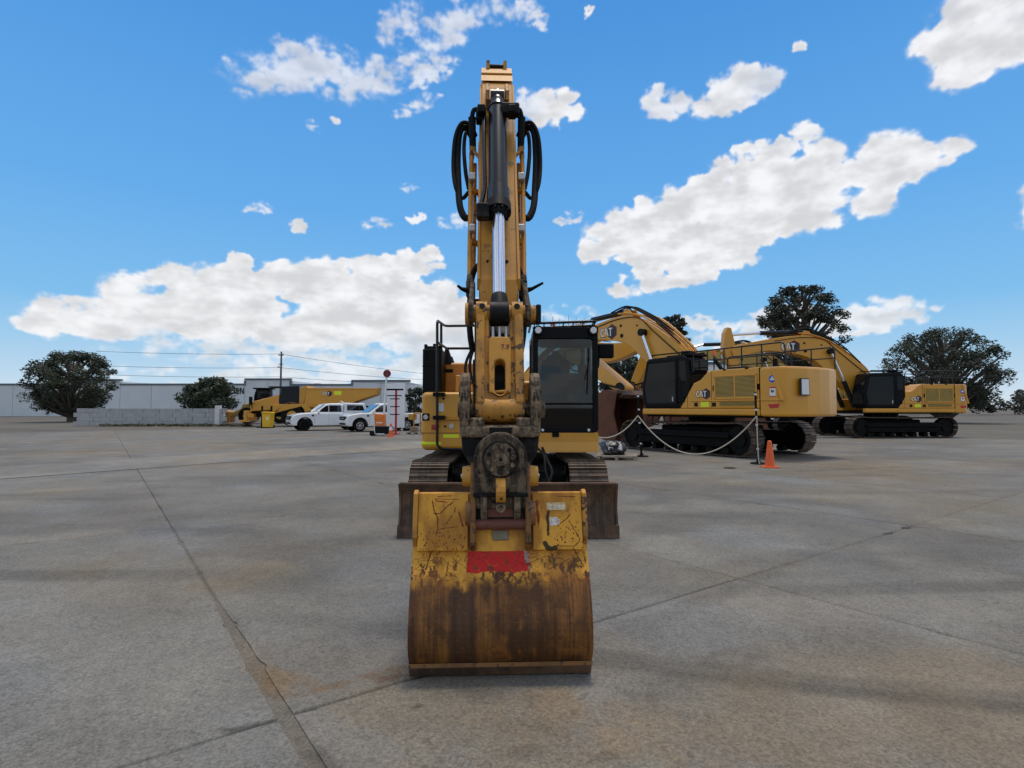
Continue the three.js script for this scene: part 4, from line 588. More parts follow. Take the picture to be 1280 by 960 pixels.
  const sticker = (name, w, h, x, y, z, tilt, turn, mat, shape) => { const g = new THREE.ShapeGeometry(shapeOf(shape ?? [[-0.5, -0.5], [0.5, -0.5], [0.5, 0.5], [-0.5, 0.5]])); const p = g.attributes.position, uv = g.attributes.uv; for (let i = 0; i < p.count; i++) uv.setXY(i, p.getX(i) + 0.5, p.getY(i) + 0.5); g.scale(w, h, 1).rotateZ(turn).rotateX(tilt).translate(x, y, z); return part(bucket, name, mat, g, true); };
  const tl = -0.24;
  sticker('rating_plate', 0.095, 0.058, 0.0, 0.782, 6.0345, tl, 0.01, print(128, 80, (g, w, h) => { g.fillStyle = 'rgb(128,122,100)'; g.fillRect(0, 0, w, h); g.strokeStyle = 'rgb(60,50,34)'; g.lineWidth = 4; g.strokeRect(3, 3, w - 6, h - 6); g.fillStyle = 'rgba(60,55,44,0.6)'; for (let i = 0; i < 5; i++) g.fillRect(14, 16 + i * 11, rr(40, 98), 3); })).userData.label = 'small grey rating plate';
  sticker('paper_label', 0.118, 0.048, 0.338, 0.953, 6.0285, tl, -0.04, print(160, 64, (g, w, h) => { g.fillStyle = 'rgb(206,180,128)'; g.fillRect(0, 0, w, h); g.fillStyle = 'rgba(225,215,190,0.9)'; g.fillRect(16, 20, w - 20, h - 24); g.fillStyle = 'rgba(120,105,80,0.55)'; for (let i = 0; i < 4; i++) g.fillRect(22, 26 + i * 9, rr(70, 125), 3); }), [[-0.5, -0.42], [-0.38, -0.5], [0.5, -0.46], [0.48, 0.5], [-0.5, 0.4]]).userData.label = 'torn white paper label';
  sticker('paper_tag', 0.072, 0.05, 0.333, 0.866, 6.0495, tl, 0.03, print(96, 64, (g, w, h) => { g.fillStyle = 'rgb(222,220,218)'; g.fillRect(0, 0, w, h); g.fillStyle = 'rgba(150,150,155,0.4)'; g.fillRect(w * 0.55, 6, 20, h - 12); }), [[-0.5, -0.5], [0.2, -0.45], [0.36, -0.1], [0.3, 0.2], [0.14, 0.45], [-0.48, 0.5]]).userData.label = 'torn white paper tag';
}
// hydraulic pipes and hoses beside the stick
{
  const tube = (name, mat, r, pts, n = 40) => part(exc, name, mat, hose(pts.map(([x, y, d]) => L(x, y, d)), r, n, 8));
  for (const s of [-1, 1]) {
    const X = (o) => 621 + s * o;
    part(exc, 'side_pipe', M.yellowWorn, rail([L(X(31.5), 196, 4.98), L(X(32.5), 232, 4.82), L(X(33.5), 300, 4.56), L(X(34), 356, 4.36)], 0.02, 0.05));
    part(exc, 'side_pipe', M.yellowDirty, rail([L(X(27), 205, 5.02), L(X(28), 300, 4.66), L(X(29), 345, 4.48)], 0.015, 0.05));
    for (const [y, d] of [[240, 4.78], [304, 4.54]]) { part(exc, 'pipe_bracket', M.yellowDirty, bar(L(X(20), y + 1, d + 0.06), L(X(33), y - 1, d), 0.026, 0.024, 8), bar(L(X(22), y + 6, d + 0.06), L(X(30), y - 6, d), 0.012, 0.012, 6)); part(exc, 'pipe_clamp', M.zinc, box(L(X(26), y - 18, d).x, L(X(35), y - 18, d).x, L(0, y - 13, d).y, L(0, y - 22, d).y, OD - d - 0.04, OD - d + 0.05, 0.01)); }
    part(exc, 'bolt', M.zinc, bar(L(X(17.5), 205 + (s > 0 ? 0 : 4), 4.86), L(X(17.5), 205 + (s > 0 ? 0 : 4), 4.74), 0.024, 0.024, 8), bar(L(X(18.5), 263, 4.62), L(X(18.5), 263, 4.52), 0.024, 0.024, 8));
    // long loops
    tube('hydraulic_hose', M.rubber, 0.017, [[X(26), 170, 5.05], [X(33), 156, 5.0], [X(44), 154, 4.98], [X(52), 172, 4.95], [X(54.5), 205, 4.9], [X(52), 232, 4.82], [X(44), 248, 4.8], [X(35), 240, 4.8]], 60);
    tube('hydraulic_hose', M.rubber, 0.03, [[X(27), 172, 5.1], [X(36), 160, 5.05], [X(46), 164, 5.0], [X(49), 195, 4.95], [X(48), 232, 4.85], [X(46), 258, 4.75], [X(40), 272, 4.7], [X(33), 272, 4.7]], 60);
    tube('hydraulic_hose', M.rubber, 0.018, [[X(30), 176, 5.2], [X(38), 165, 5.15], [X(41), 185, 5.1], [X(39), 215, 5.0], [X(35), 236, 4.9]], 40);
    tube('hydraulic_hose', M.rubber, 0.02, [[X(21), 138, 4.92], [X(28), 137, 4.9], [X(31), 148, 4.9], [X(30), 170, 4.9], [X(31), 185, 4.92]], 30);
    part(exc, 'hose_sleeve', M.rubber, bar(L(X(31), 147, 4.9), L(X(30), 184, 4.92), 0.034, 0.03, 12));
    part(exc, 'hose_fitting', M.yellowDirty, bar(L(X(30.5), 183, 4.92), L(X(29.5), 190, 4.92), 0.03, 0.03, 8), bar(L(X(29.5), 188, 4.92), L(X(20), 199, 4.8), 0.015, 0.015, 8), bar(L(X(31), 190, 5.0), L(X(31.5), 198, 5.0), 0.024, 0.024, 8));
    part(exc, 'port_fitting', M.greaseBlack, box(L(X(14), 137, 4.85).x, L(X(24), 137, 4.85).x, L(0, 143, 4.85).y, L(0, 133, 4.85).y, OD - 4.95, OD - 4.8, 0.012));
    // shut-off valves with levers, arched hose above
    const vb = part(exc, 'shut_off_valve', M.mud, box(L(X(27.5), 360, 4.3).x, L(X(38), 360, 4.3).x, L(0, 373, 4.3).y, L(0, 351, 4.3).y, OD - 4.38, OD - 4.24, 0.015), bar(L(X(33), 374, 4.3), L(X(33), 384, 4.25), 0.026, 0.03, 10), bar(L(X(33), 351, 4.3), L(X(33.5), 345, 4.32), 0.03, 0.024, 10));
    part(vb, 'lever', M.black, bar(L(X(37), 363, 4.22), L(X(44), 361, 4.2), 0.022, 0.014, 8), bar(L(X(44), 361, 4.2), L(X(s > 0 ? 58 : 49), s > 0 ? 353.5 : 357, 4.18), 0.013, 0.009, 8));
    tube('hydraulic_hose', M.rubber, 0.022, [[X(32), 352, 4.34], [X(28), 338, 4.32], [X(20), 330, 4.3], [X(9), 328, 4.25]], 24);
    tube('hydraulic_hose', M.rubber, 0.022, [[X(33), 372, 4.28], [X(34.5), 395, 4.15], [X(33), 420, 4.05], [X(30), 440, 4.05]], 24);
    part(exc, 'hard_line', M.yellowDirty, rail(s < 0 ? [L(600, 330, 4.42), L(611, 345, 4.34), L(611, 352, 4.3)] : [L(644, 327, 4.42), L(630, 338, 4.34)], 0.013, 0.04));
    tube('hydraulic_hose', M.rubber, 0.011, s < 0 ? [[609, 352, 4.3], [610, 362, 4.26], [611, 374, 4.2], [610, 382, 4.15]] : [[632, 352, 4.3], [634, 366, 4.25], [637, 374, 4.22], [644, 368, 4.25], [650, 355, 4.3]], 20);
  }
  part(exc, 'swivel_fitting', M.zinc, box(L(605, 0, 4.3).x, L(611, 0, 4.3).x, L(0, 361, 4.3).y, L(0, 349, 4.3).y, OD - 4.36, OD - 4.26, 0.01), bar(L(610, 361, 4.28), L(610.5, 370, 4.24), 0.014, 0.014, 8));
  tube('hydraulic_hose', M.rubber, 0.02, [[590, 436, 7.6], [583, 452, 7.5], [582, 466, 7.4], [588, 480, 7.3]], 20);
  tube('hydraulic_hose', M.rubber, 0.02, [[594, 430, 7.6], [588, 450, 7.5], [588, 466, 7.4], [593, 482, 7.3]], 20);
  tube('hydraulic_hose', M.rubber, 0.02, [[678, 560, 7.9], [684, 575, 7.6], [690, 590, 7.4], [686, 604, 7.3]], 20);
  tube('hydraulic_hose', M.rubber, 0.016, [[672, 560, 7.9], [680, 570, 7.6], [682, 590, 7.4], [688, 606, 7.3]], 20);
}

// ------------------------------------------------------------------ large excavators parked beside and behind; forward +x, left side -z
function heavyExcavator(label, o) {
  const t = thing('parked_excavator', label, 'excavator', o.group), Y = o.paint ?? M.yellowClean;
  const P = (name, mat, ...g) => part(t, name, mat, ...g);
  for (const s of [-1, 1]) { const tr = track(t, 0, 0.66, [2.3, 0.56, 0.5], [-2.3, 0.56, 0.5], 54, M.trackSteel, M.black); tr.rotation.y = Math.PI / 2; tr.position.set(0, 0, s * 1.45); part(tr, 'side_rail', M.black, box(-0.34, 0.34, 0.6, 0.68, -2.0, 2.0, 0.02), box(-0.335, 0.335, 0.33, 0.36, -1.9, 1.9, 0.01)); }
  P('car_body', M.black, box(-1.3, 1.3, 0.5, 0.95, -1.2, 1.2, 0.08), bar([0, 0.9, 0], [0, 1.32, 0], 0.8, 0.8, 32));
  P('deck', M.black, box(-2.9, 1.8, 1.24, 1.34, -1.4, 1.4, 0.02));
  for (const s of [-1, 1]) P('deck_skirt', Y, box(-2.95, 1.92, 1.31, 1.53, s * 1.525, s * 1.3, 0.05));
  const side = [[0.14, 1.535], [-0.46, 2.4], [-0.72, 2.49], [-1.0, 2.72], [-1.2, 2.8], [-2.94, 2.8], [-2.94, 1.535]];
  const sp = P('side_panel', Y, ext(side, 0.9, 0.04).translate(0, 0, -1.05));
  for (const b of [[-0.2, -0.19, 1.56, 2.0, -1.505, -1.49, 0], [-1.19, -1.18, 1.56, 2.75, -1.505, -1.49, 0], [-2.945, -2.93, 1.33, 2.78, -1.505, -1.4, 0]]) part(sp, 'panel_seam', M.black, box(...b));
  const gr = part(sp, 'grille_frame', Y, ...[[-2.86, -1.3, 2.56, 2.6], [-2.86, -1.3, 1.84, 1.9], [-2.86, -2.81, 1.84, 2.6], [-1.35, -1.3, 1.84, 2.6], [-2.1, -2.05, 1.88, 2.58]].map(([a, b, c, d]) => box(a, b, c, d, -1.535, -1.49, 0.006)));
  part(sp, 'grille_backing', M.greaseBlack, box(-2.82, -1.34, 1.88, 2.57, -1.508, -1.502, 0), box(-2.75, -1.5, 1.62, 1.76, -1.508, -1.502, 0));
  part(sp, 'grille_slats', M.yellowOld, ...Array.from({ length: 17 }, (_, i) => box(-2.82, -1.34, 1.905 + i * 0.039, 1.93 + i * 0.039, -1.522, -1.509, 0)), ...Array.from({ length: 4 }, (_, i) => box(-2.75, -1.5, 1.63 + i * 0.034, 1.65 + i * 0.034, -1.522, -1.509, 0))).userData.kind = 'stuff';
  part(sp, 'reflective_square', M.hivis, box(-1.08, -0.75, 1.58, 1.76, -1.51, -1.5, 0));
  for (const x of [-0.55, -1.28]) part(sp, 'latch_pocket', M.greaseBlack, box(x - 0.07, x + 0.07, 1.6, 1.73, -1.512, -1.5, 0));
  for (const [x, y] of [[-1.28, 2.2], [-0.05, 1.85], [-2.9, 2.2]]) part(sp, 'panel_handle', M.black, box(x - 0.03, x + 0.03, y - 0.09, y + 0.09, -1.535, -1.5, 0.01));
  for (const x of [-0.4, -1.7, -2.5]) part(sp, 'panel_hinge', M.black, box(x - 0.06, x + 0.06, 2.765, 2.8, -1.515, -1.48, 0.008));
  for (let i = 0; i < 2; i++) part(t, 'step', M.black, ...rail([[0.6 + i * 0.55, 1.3, -1.45], [0.6 + i * 0.55, 0.95, -1.5], [0.9 + i * 0.55, 0.95, -1.5], [0.9 + i * 0.55, 1.3, -1.45]], 0.02));
  part(t, 'cab_grab_rail', M.black, rail([[0.2, 1.75, -1.5], [0.2, 1.75, -1.6], [0.2, 2.6, -1.6], [0.2, 2.6, -1.5]], 0.015));
  part(sp, 'side_ledge', Y, box(-2.94, -0.3, 1.765, 1.82, -1.53, -1.45, 0.02));
  P('hood', Y, box(-2.94, -0.6, 1.4, 2.74, -0.6, 0.6, 0.05));
  P('tank_side', Y, box(-2.94, 0.4, 1.4, 2.65, 0.6, 1.5, 0.06), box(0.4, 1.75, 1.4, 2.05, 0.6, 1.5, 0.05));
  const plan = [[-2.96, -1.5], [-3.5, -1.5], [-3.75, -1.32], [-3.92, -0.6], [-3.95, 0], [-3.92, 0.6], [-3.75, 1.32], [-3.5, 1.5], [-2.96, 1.5]];
  const cw = P('counterweight', Y, ext(plan, 1.5, 0.07).rotateX(Math.PI / 2).translate(0, 2.04, 0));
  part(cw, 'counterweight_rib', Y, ext([[-3.32, 2.76], [-3.4, 2.76], [-3.72, 1.78], [-3.62, 1.78]], 0.06, 0.015).translate(0, 0, -1.5), box(-3.62, -2.99, 1.76, 1.83, -1.525, -1.4, 0.02));
  part(cw, 'reflector', M.red, ext([[-3.2, 1.66], [-3.58, 1.68], [-3.52, 1.56], [-3.28, 1.54]], 0.01, 0).translate(0, 0, -1.506));
  const bl = part(cw, 'round_notice', M.blueSign, bar([-3.36, 2.42, -1.5], [-3.36, 2.42, -1.508], 0.11, 0.11, 20)); part(bl, 'notice_print', M.letter, box(-3.43, -3.29, 2.38, 2.43, -1.512, -1.506, 0), bar([-3.36, 2.46, -1.506], [-3.36, 2.46, -1.512], 0.03, 0.03, 10));
  const wl = part(cw, 'warning_notice', M.letter, box(-3.46, -3.27, 1.9, 2.17, -1.508, -1.498, 0)); part(wl, 'notice_border', M.red, box(-3.46, -3.27, 2.14, 2.18, -1.512, -1.506, 0), box(-3.46, -3.27, 1.89, 1.91, -1.512, -1.506, 0)); part(wl, 'notice_figure', M.letterBlack, ext([[-3.42, 2.05], [-3.36, 2.0], [-3.3, 2.08], [-3.34, 2.1], [-3.37, 2.05], [-3.4, 2.09]], 0.005, 0).translate(0, 0, -1.511));
  part(cw, 'rear_notice', M.letter, box(-3.965, -3.92, 1.95, 2.4, -0.98, -0.6, 0.003)); part(cw, 'notice_frame', M.letterBlack, box(-3.96, -3.9, 1.92, 2.43, -1.01, -0.57, 0.003));
  // cab
  const cabP = [[-0.28, 1.54], [1.78, 1.54], [1.93, 1.75], [1.96, 2.3], [1.72, 3.3], [1.6, 3.37], [0.0, 3.4], [-0.2, 3.3], [-0.3, 2.6]];
  const cab = P('cab', M.blackFrame, ext(cabP, 0.98, 0.05).translate(0, 0, -1.0));
  part(cab, 'door_window', M.cabGlass, ext([[0.35, 1.72], [1.7, 1.72], [1.8, 2.3], [1.6, 3.18], [0.35, 3.2]], 0.02, 0.004).translate(0, 0, -1.49));
  part(cab, 'door_frame', M.black, ext([[0.24, 1.6], [1.78, 1.6], [1.9, 2.3], [1.68, 3.27], [0.24, 3.3]], 0.03, 0.01, [[[0.35, 1.72], [0.35, 3.2], [1.6, 3.18], [1.8, 2.3], [1.7, 1.72]]]).translate(0, 0, -1.495));
  part(cab, 'quarter_window', M.cabGlass, ext([[-0.18, 2.5], [0.15, 2.5], [0.15, 3.2], [-0.1, 3.2]], 0.02, 0.004).translate(0, 0, -1.49));
  part(cab, 'rear_window', M.cabGlass, box(-0.325, -0.28, 2.65, 3.25, -1.4, -0.6, 0.01));
  part(cab, 'windscreen', M.cabGlass, ext([[1.945, 1.8], [1.985, 2.3], [1.75, 3.26], [1.73, 3.26], [1.96, 2.3], [1.92, 1.8]], 0.8, 0).translate(0, 0, -1.0));
  part(cab, 'door_handle', M.zinc, box(0.42, 0.47, 1.78, 1.95, -1.535, -1.5, 0.01));
  part(cab, 'roof_rack', M.black, ...rail([[1.5, 3.44, -1.4], [1.5, 3.5, -1.4], [-0.2, 3.5, -1.4], [-0.2, 3.44, -1.4]], 0.025), ...rail([[1.5, 3.44, -0.6], [1.5, 3.5, -0.6], [-0.2, 3.5, -0.6], [-0.2, 3.44, -0.6]], 0.025), box(-0.05, 0.25, 3.42, 3.56, -1.3, -0.9, 0.02), box(-0.25, 0.1, 3.36, 3.46, -1.45, -0.5, 0.03));
  part(cab, 'beacon', M.amber, bar([-0.45, 3.4, -0.4], [-0.45, 3.62, -0.4], 0.07, 0.06, 12)); part(cab, 'beacon_post', M.black, bar([-0.45, 2.8, -0.4], [-0.45, 3.4, -0.4], 0.02));
  // rails round the hood
  if (o.rails !== false) for (const z of [-1.38, 1.35]) {
    const x1 = z < 0 ? -0.35 : 0.3; P('handrail', M.blackPaint, rail([[x1, 2.8, z], [x1 - 0.02, 3.48, z], [-3.7, 3.5, z], [-3.72, 2.8, z]], 0.024, 0.16), bar([x1, 3.15, z], [-3.7, 3.15, z], 0.02));
    for (const x of [-0.95, -1.6, -2.25, -2.95]) P('rail_post', M.blackPaint, bar([x, 2.8, z], [x, 3.49, z], 0.022));
  }
  P('exhaust_pipe', M.black, bar([-2.2, 2.74, 0.5], [-2.2, 3.2, 0.5], 0.09, 0.08, 14)); P('air_filter', M.black, box(-1.6, -1.0, 2.7, 2.95, -0.4, 0.4, 0.05));
  // boom, stick and bucket
  const zb = 0.1;
  const boom = P('boom', Y, ext(o.boom ?? [...smooth([[0.75, 1.75], [2.2, 2.75], [3.2, 3.62], [4.2, 4.3], [6.28, 4.62], [7.9, 4.3]], 20), [8.25, 4.3], [8.35, 4.6], [8.2, 4.85], ...smooth([[7.9, 4.95], [6.28, 5.26], [4.7, 5.46], [3.8, 5.36], [2.6, 4.9], [0.86, 3.6], [0.15, 2.3]], 20), [0.25, 1.85]], 0.72, 0.03).translate(0, 0, zb));
  part(boom, 'boom_bracket', Y, ext([[3.7, 5.3], [4.5, 5.4], [4.25, 5.75], [4.0, 5.72]], 0.08, 0.01).translate(0, 0, zb - 0.2), ext([[3.7, 5.3], [4.5, 5.4], [4.25, 5.75], [4.0, 5.72]], 0.08, 0.01).translate(0, 0, zb + 0.2));
  for (const [k, z] of [-0.28, -0.16, 0.02, 0.18, 0.28].entries()) part(boom, 'boom_pipe', k % 2 ? M.yellowDirty : Y, hose([[0.5, 2.9, zb + z], [0.95, 3.78, zb + z], [2.6, 5.02 + 0.03 * k, zb + z], [3.8, 5.5, zb + z], [4.6, 5.6, zb + z]], 0.032, 26, 7));
  for (const z of [-0.3, -0.1, 0.1]) part(boom, 'boom_hose', M.rubber, hose([[1.2, 4.0, zb + z], [2.4, 5.02, zb + z - 0.1], [3.4, 5.58, zb + z], [4.1, 5.85, zb + z], [5.0, 5.7, zb + z]], 0.035, 26, 7));
  part(boom, 'side_hose', M.rubber, hose([[0.7, 3.2, zb - 0.38], [1.6, 3.9, zb - 0.39], [2.6, 4.7, zb - 0.39], [3.3, 5.25, zb - 0.39], [4.5, 5.35, zb - 0.38], [6.0, 5.15, zb - 0.38]], 0.02, 30, 6));
  for (const [x, y, r] of [[3.4, 4.95, 0.04], [4.3, 4.62, 0.09], [4.35, 5.05, 0.06]]) part(boom, 'pin_head', M.greaseBlack, bar([x, y, zb - 0.36], [x, y, zb - 0.385], r, r * 0.9, 14));
  for (const s of [-1, 1]) { const bc = P('boom_cylinder', M.blackPaint, bar([1.75, 1.6, zb + s * 0.5], [2.3, 3.0, zb + s * 0.5], 0.12, 0.12, 18)); part(bc, 'rod', M.chrome, bar([2.3, 3.0, zb + s * 0.5], [2.95, 4.5, zb + s * 0.5], 0.07, 0.07, 18)); part(bc, 'rod_eye', M.greaseBlack, bar([2.98, 4.6, zb + s * 0.36], [2.98, 4.6, zb + s * 0.62], 0.15, 0.15, 18)); }
  logo(boom, 0.36, (g) => { g.rotation.y = Math.PI; g.position.set(o.logoX ?? 5.25, o.logoY ?? 4.86, zb - 0.362); });
  logo(sp, 0.2, (g) => { g.rotation.y = Math.PI; g.position.set(-0.78, 2.02, -1.502); });
  const sc = P('stick_cylinder', M.blackPaint, bar([4.15, 5.68, zb], [6.6, 5.62, zb], 0.12, 0.12, 16)); part(sc, 'rod', M.chrome, bar([6.6, 5.62, zb], o.stickTop ?? [8.6, 5.5, zb], 0.07, 0.07, 14));
  const stick = P('stick', o.stickPaint ?? Y, ext(o.stick ?? [[8.85, 5.55], [9.05, 5.3], [8.75, 4.35], [8.2, 3.9], [4.6, 2.15], ...arc(4.4, 2.35, 0.2, 270, 120, 6), [7.3, 4.45], [8.3, 5.3]], 0.5, 0.03).translate(0, 0, zb));
  if (o.bucket !== false) {
    const [bx, by] = o.bucket ?? [0, 0], sh = (pts) => pts.map(([x, y]) => [x + bx, y + by]);
    const outer = smooth([[4.1, 2.2], [4.9, 2.3], [5.6, 1.85], [5.75, 1.05], [5.3, 0.35], [4.3, 0.06]], 22), inner = smooth([[4.35, 0.1], [5.26, 0.4], [5.68, 1.05], [5.54, 1.82], [4.88, 2.24], [4.1, 2.15]], 22);
    const b = P('bucket', M.bucketInside, ext(sh([...outer, ...inner]), 1.66, 0).translate(0, 0, zb));
    for (const s of [-1, 1]) part(b, 'side_plate', M.bucketInside, ext(sh([...outer, [4.05, 0.5], [4.3, 1.3]]), 0.05, 0.01).translate(0, 0, zb + s * 0.85));
    part(b, 'bucket_top', M.rust, ext(sh([[3.9, 2.1], [4.1, 1.95], [4.9, 2.1], [4.9, 2.32], [4.2, 2.3]]), 1.3, 0.02).translate(0, 0, zb));
    for (let i = 0; i < 5; i++) part(b, 'bucket_tooth', M.rust, ext(sh([[4.45, 0.15], [4.3, 0.14], [3.95, 0.02], [4.3, 0.02]]), 0.12, 0.01).translate(0, 0, zb - 0.7 + i * 0.35));
    part(b, 'bucket_link', M.greaseBlack, ...[-1, 1].map((s) => ext(sh([...arc(4.5, 2.4, 0.24, 200, 20, 8), ...arc(5.5, 2.6, 0.24, 20, -160, 8)]), 0.1, 0.02).translate(0, 0, zb + s * 0.33)));
    P('bucket_cylinder', M.blackPaint, bar([5.5 + bx, 2.8 + by, zb], [7.9 + bx * 0.5, 4.3 + by * 0.5 + 0.0, zb], 0.09, 0.11, 14));
  }
  t.position.set(o.x, 0, -o.d); t.rotation.y = o.yaw; if (o.scale) t.scale.setScalar(o.scale);
  return t;
}
heavyExcavator('large clean yellow excavator parked side on behind the rope barrier and orange cone', { x: 7.21, d: 20.56, yaw: Math.atan2(0.84, -0.54), group: 'excavators parked in the yard' });
heavyExcavator('yellow excavator with folded arm standing behind the black cab, mostly hidden', { x: 0.3, d: 34, yaw: -0.6, rails: false, paint: M.yellowClean, group: 'excavators parked in the yard', logoX: 7.0, logoY: 4.66,
  boom: [...smooth([[0.75, 1.75], [2.2, 2.75], [3.2, 3.55], [4.2, 4.1], [6.28, 4.0], [7.9, 4.55]], 20), [8.3, 4.6], [8.4, 4.85], [8.2, 5.0], ...smooth([[7.9, 5.0], [6.28, 5.0], [4.7, 5.2], [3.8, 5.1], [2.6, 4.6], [0.86, 3.6], [0.15, 2.3]], 20), [0.25, 1.85]],
  stick: [[8.5, 5.3], [8.75, 4.95], [8.6, 4.5], [7.65, 2.5], ...arc(7.45, 2.65, 0.2, 300, 160, 6), [8.1, 4.75]], stickTop: [8.3, 5.3, 0.1], bucket: [2.9, 0.3] });
heavyExcavator('older yellow excavator with upright arm parked beyond the large one, beside the pine', { x: 20.1, d: 31, yaw: Math.PI + 0.05, rails: true, paint: M.yellow, group: 'excavators parked in the yard',
  stick: [[8.3, 5.85], [8.5, 5.9], [8.65, 5.6], [8.75, 4.6], [8.5, 4.1], [7.4, 1.3], [7.1, 1.2], [7.05, 1.4], [8.0, 4.2], [8.1, 5.0]], stickTop: [8.3, 5.5, 0.1], bucket: [2.6, -0.1] });
heavyExcavator('dull yellow excavator with low arm farthest back, in front of the white shed', { x: 18.9, d: 36, yaw: Math.PI - 0.05, rails: true, paint: M.yellowOld, stickPaint: M.yellowOld, group: 'excavators parked in the yard',
  stick: [[8.2, 5.3], [8.5, 5.2], [8.65, 4.7], [8.5, 4.2], [7.9, 1.8], [7.6, 1.75], [7.55, 1.9], [8.0, 4.3]], stickTop: [8.2, 5.2, 0.1], bucket: [3.3, -0.1] });

// ------------------------------------------------------------------ articulated dump truck
{
  const t = thing('dump_truck', 'yellow articulated dump truck with dark cab parked behind the white utes', 'dump truck');
  const P = (n, m, ...g) => part(t, n, m, ...g), Y = M.yellow;
  const bed = P('dump_body', Y, ext([[0.35, 1.75], [0.1, 2.98], [-5.0, 3.02], [-5.45, 3.12], [-5.3, 2.55], [-3.6, 1.95], [-2.9, 1.55], [-0.2, 1.5]], 2.7, 0.06));
  part(bed, 'top_rim', Y, box(-5.3, 0.15, 2.97, 3.07, -1.38, -1.28, 0.02), box(-5.3, 0.15, 2.97, 3.07, 1.28, 1.38, 0.02));
  part(bed, 'reflective_square', M.hivis, box(-2.55, -1.98, 2.5, 2.82, -1.372, -1.352, 0)); part(bed, 'headboard', M.orangePaint, ext([[0.05, 2.9], [0.4, 1.8], [0.75, 1.8], [0.75, 3.05], [0.2, 3.25]], 2.5, 0.04));
  part(bed, 'side_rib', Y, box(-3.4, -0.3, 1.72, 1.84, -1.4, -1.3, 0.02)); logo(bed, 0.26, (g) => { g.rotation.y = Math.PI; g.position.set(-1.35, 2.62, -1.355); });
  P('chassis', M.black, box(-5.0, 4.6, 0.75, 1.25, -0.55, 0.55, 0.05));
  const cab = P('cab', M.navy, ext([[0.8, 1.5], [2.3, 1.5], [2.42, 2.1], [2.2, 3.2], [0.85, 3.25], [0.72, 2.9]], 1.9, 0.06));
  part(cab, 'door_window', M.cabGlass, ext([[1.7, 2.05], [2.3, 2.05], [2.12, 3.0], [1.7, 3.02]], 0.02, 0.003).translate(0, 0, -0.96)); part(cab, 'rear_side_window', M.cabGlass, ext([[0.95, 2.05], [1.55, 2.05], [1.55, 3.02], [0.98, 3.02]], 0.02, 0.003).translate(0, 0, -0.96)); part(cab, 'windscreen', M.cabGlass, ext([[2.43, 2.1], [2.23, 3.05], [2.21, 3.05], [2.4, 2.1]], 1.6, 0));
  part(cab, 'roof_visor', M.black, box(2.1, 3.2, 3.1, 3.2, -0.9, 0.9, 0.03)); part(cab, 'ladder_rail', M.blackPaint, rail([[0.6, 1.4, -1.2], [0.6, 2.9, -1.2], [0.1, 2.9, -1.2]], 0.025));
  part(cab, 'door_print', M.letter, box(1.1, 1.5, 1.75, 1.9, -0.975, -0.955, 0));
  P('hood', Y, ext([[2.35, 1.3], [4.55, 1.2], [4.6, 1.85], [4.3, 2.0], [2.35, 2.55]], 1.9, 0.08));
  P('grille', M.black, box(4.56, 4.63, 1.3, 1.75, -0.7, 0.7, 0.01));
  for (const s of [-1, 1]) P('fender', Y, ext([[2.9, 0.95], [2.75, 1.75], [0.1, 1.8], [-0.2, 1.4], [-0.3, 1.25], ...arc(1.25, 0.85, 1.05, 165, 15, 10).map((p) => p)], 0.7, 0.03).translate(0, 0, s * 1.1));
  P('front_guard', Y, box(4.5, 5.2, 0.35, 0.5, -1.3, 1.3, 0.03), ...[-1.2, -0.6, 0, 0.6, 1.2].map((z) => box(4.7, 4.95, 0.4, 1.25, z - 0.07, z + 0.07, 0.03)), box(4.2, 4.7, 0.7, 1.0, -1.2, 1.2, 0.04));
  for (const s of [-1, 1]) { const m = P('mirror', M.black, box(4.35, 4.55, 1.7, 2.35, s * 1.35, s * 1.05, 0.04)); part(m, 'mirror_arm', M.black, bar([4.4, 1.3, s * 0.9], [4.45, 2.0, s * 1.2], 0.03)); }
  P('hood_rail', M.black, rail([[4.3, 2.0, -0.9], [4.2, 2.75, -0.9], [3.4, 2.85, -0.9], [3.3, 2.3, -0.9]], 0.03), box(3.5, 4.2, 2.3, 2.7, 0.3, 0.8, 0.06));
  for (const x of [1.25, -2.4, -4.0]) for (const s of [-1, 1]) { const w = P('wheel', M.rubber, bar([x, 0.85, s * 0.75], [x, 0.85, s * 1.4], 0.85, 0.85, 32)); part(w, 'rim', Y, bar([x, 0.85, s * 1.38], [x, 0.85, s * 1.42], 0.42, 0.36, 20)); }
  const p = gp(390, 532.3); t.position.set(p.x, 0, p.z); t.rotation.y = Math.PI + 0.12; t.scale.setScalar(1.06);
}
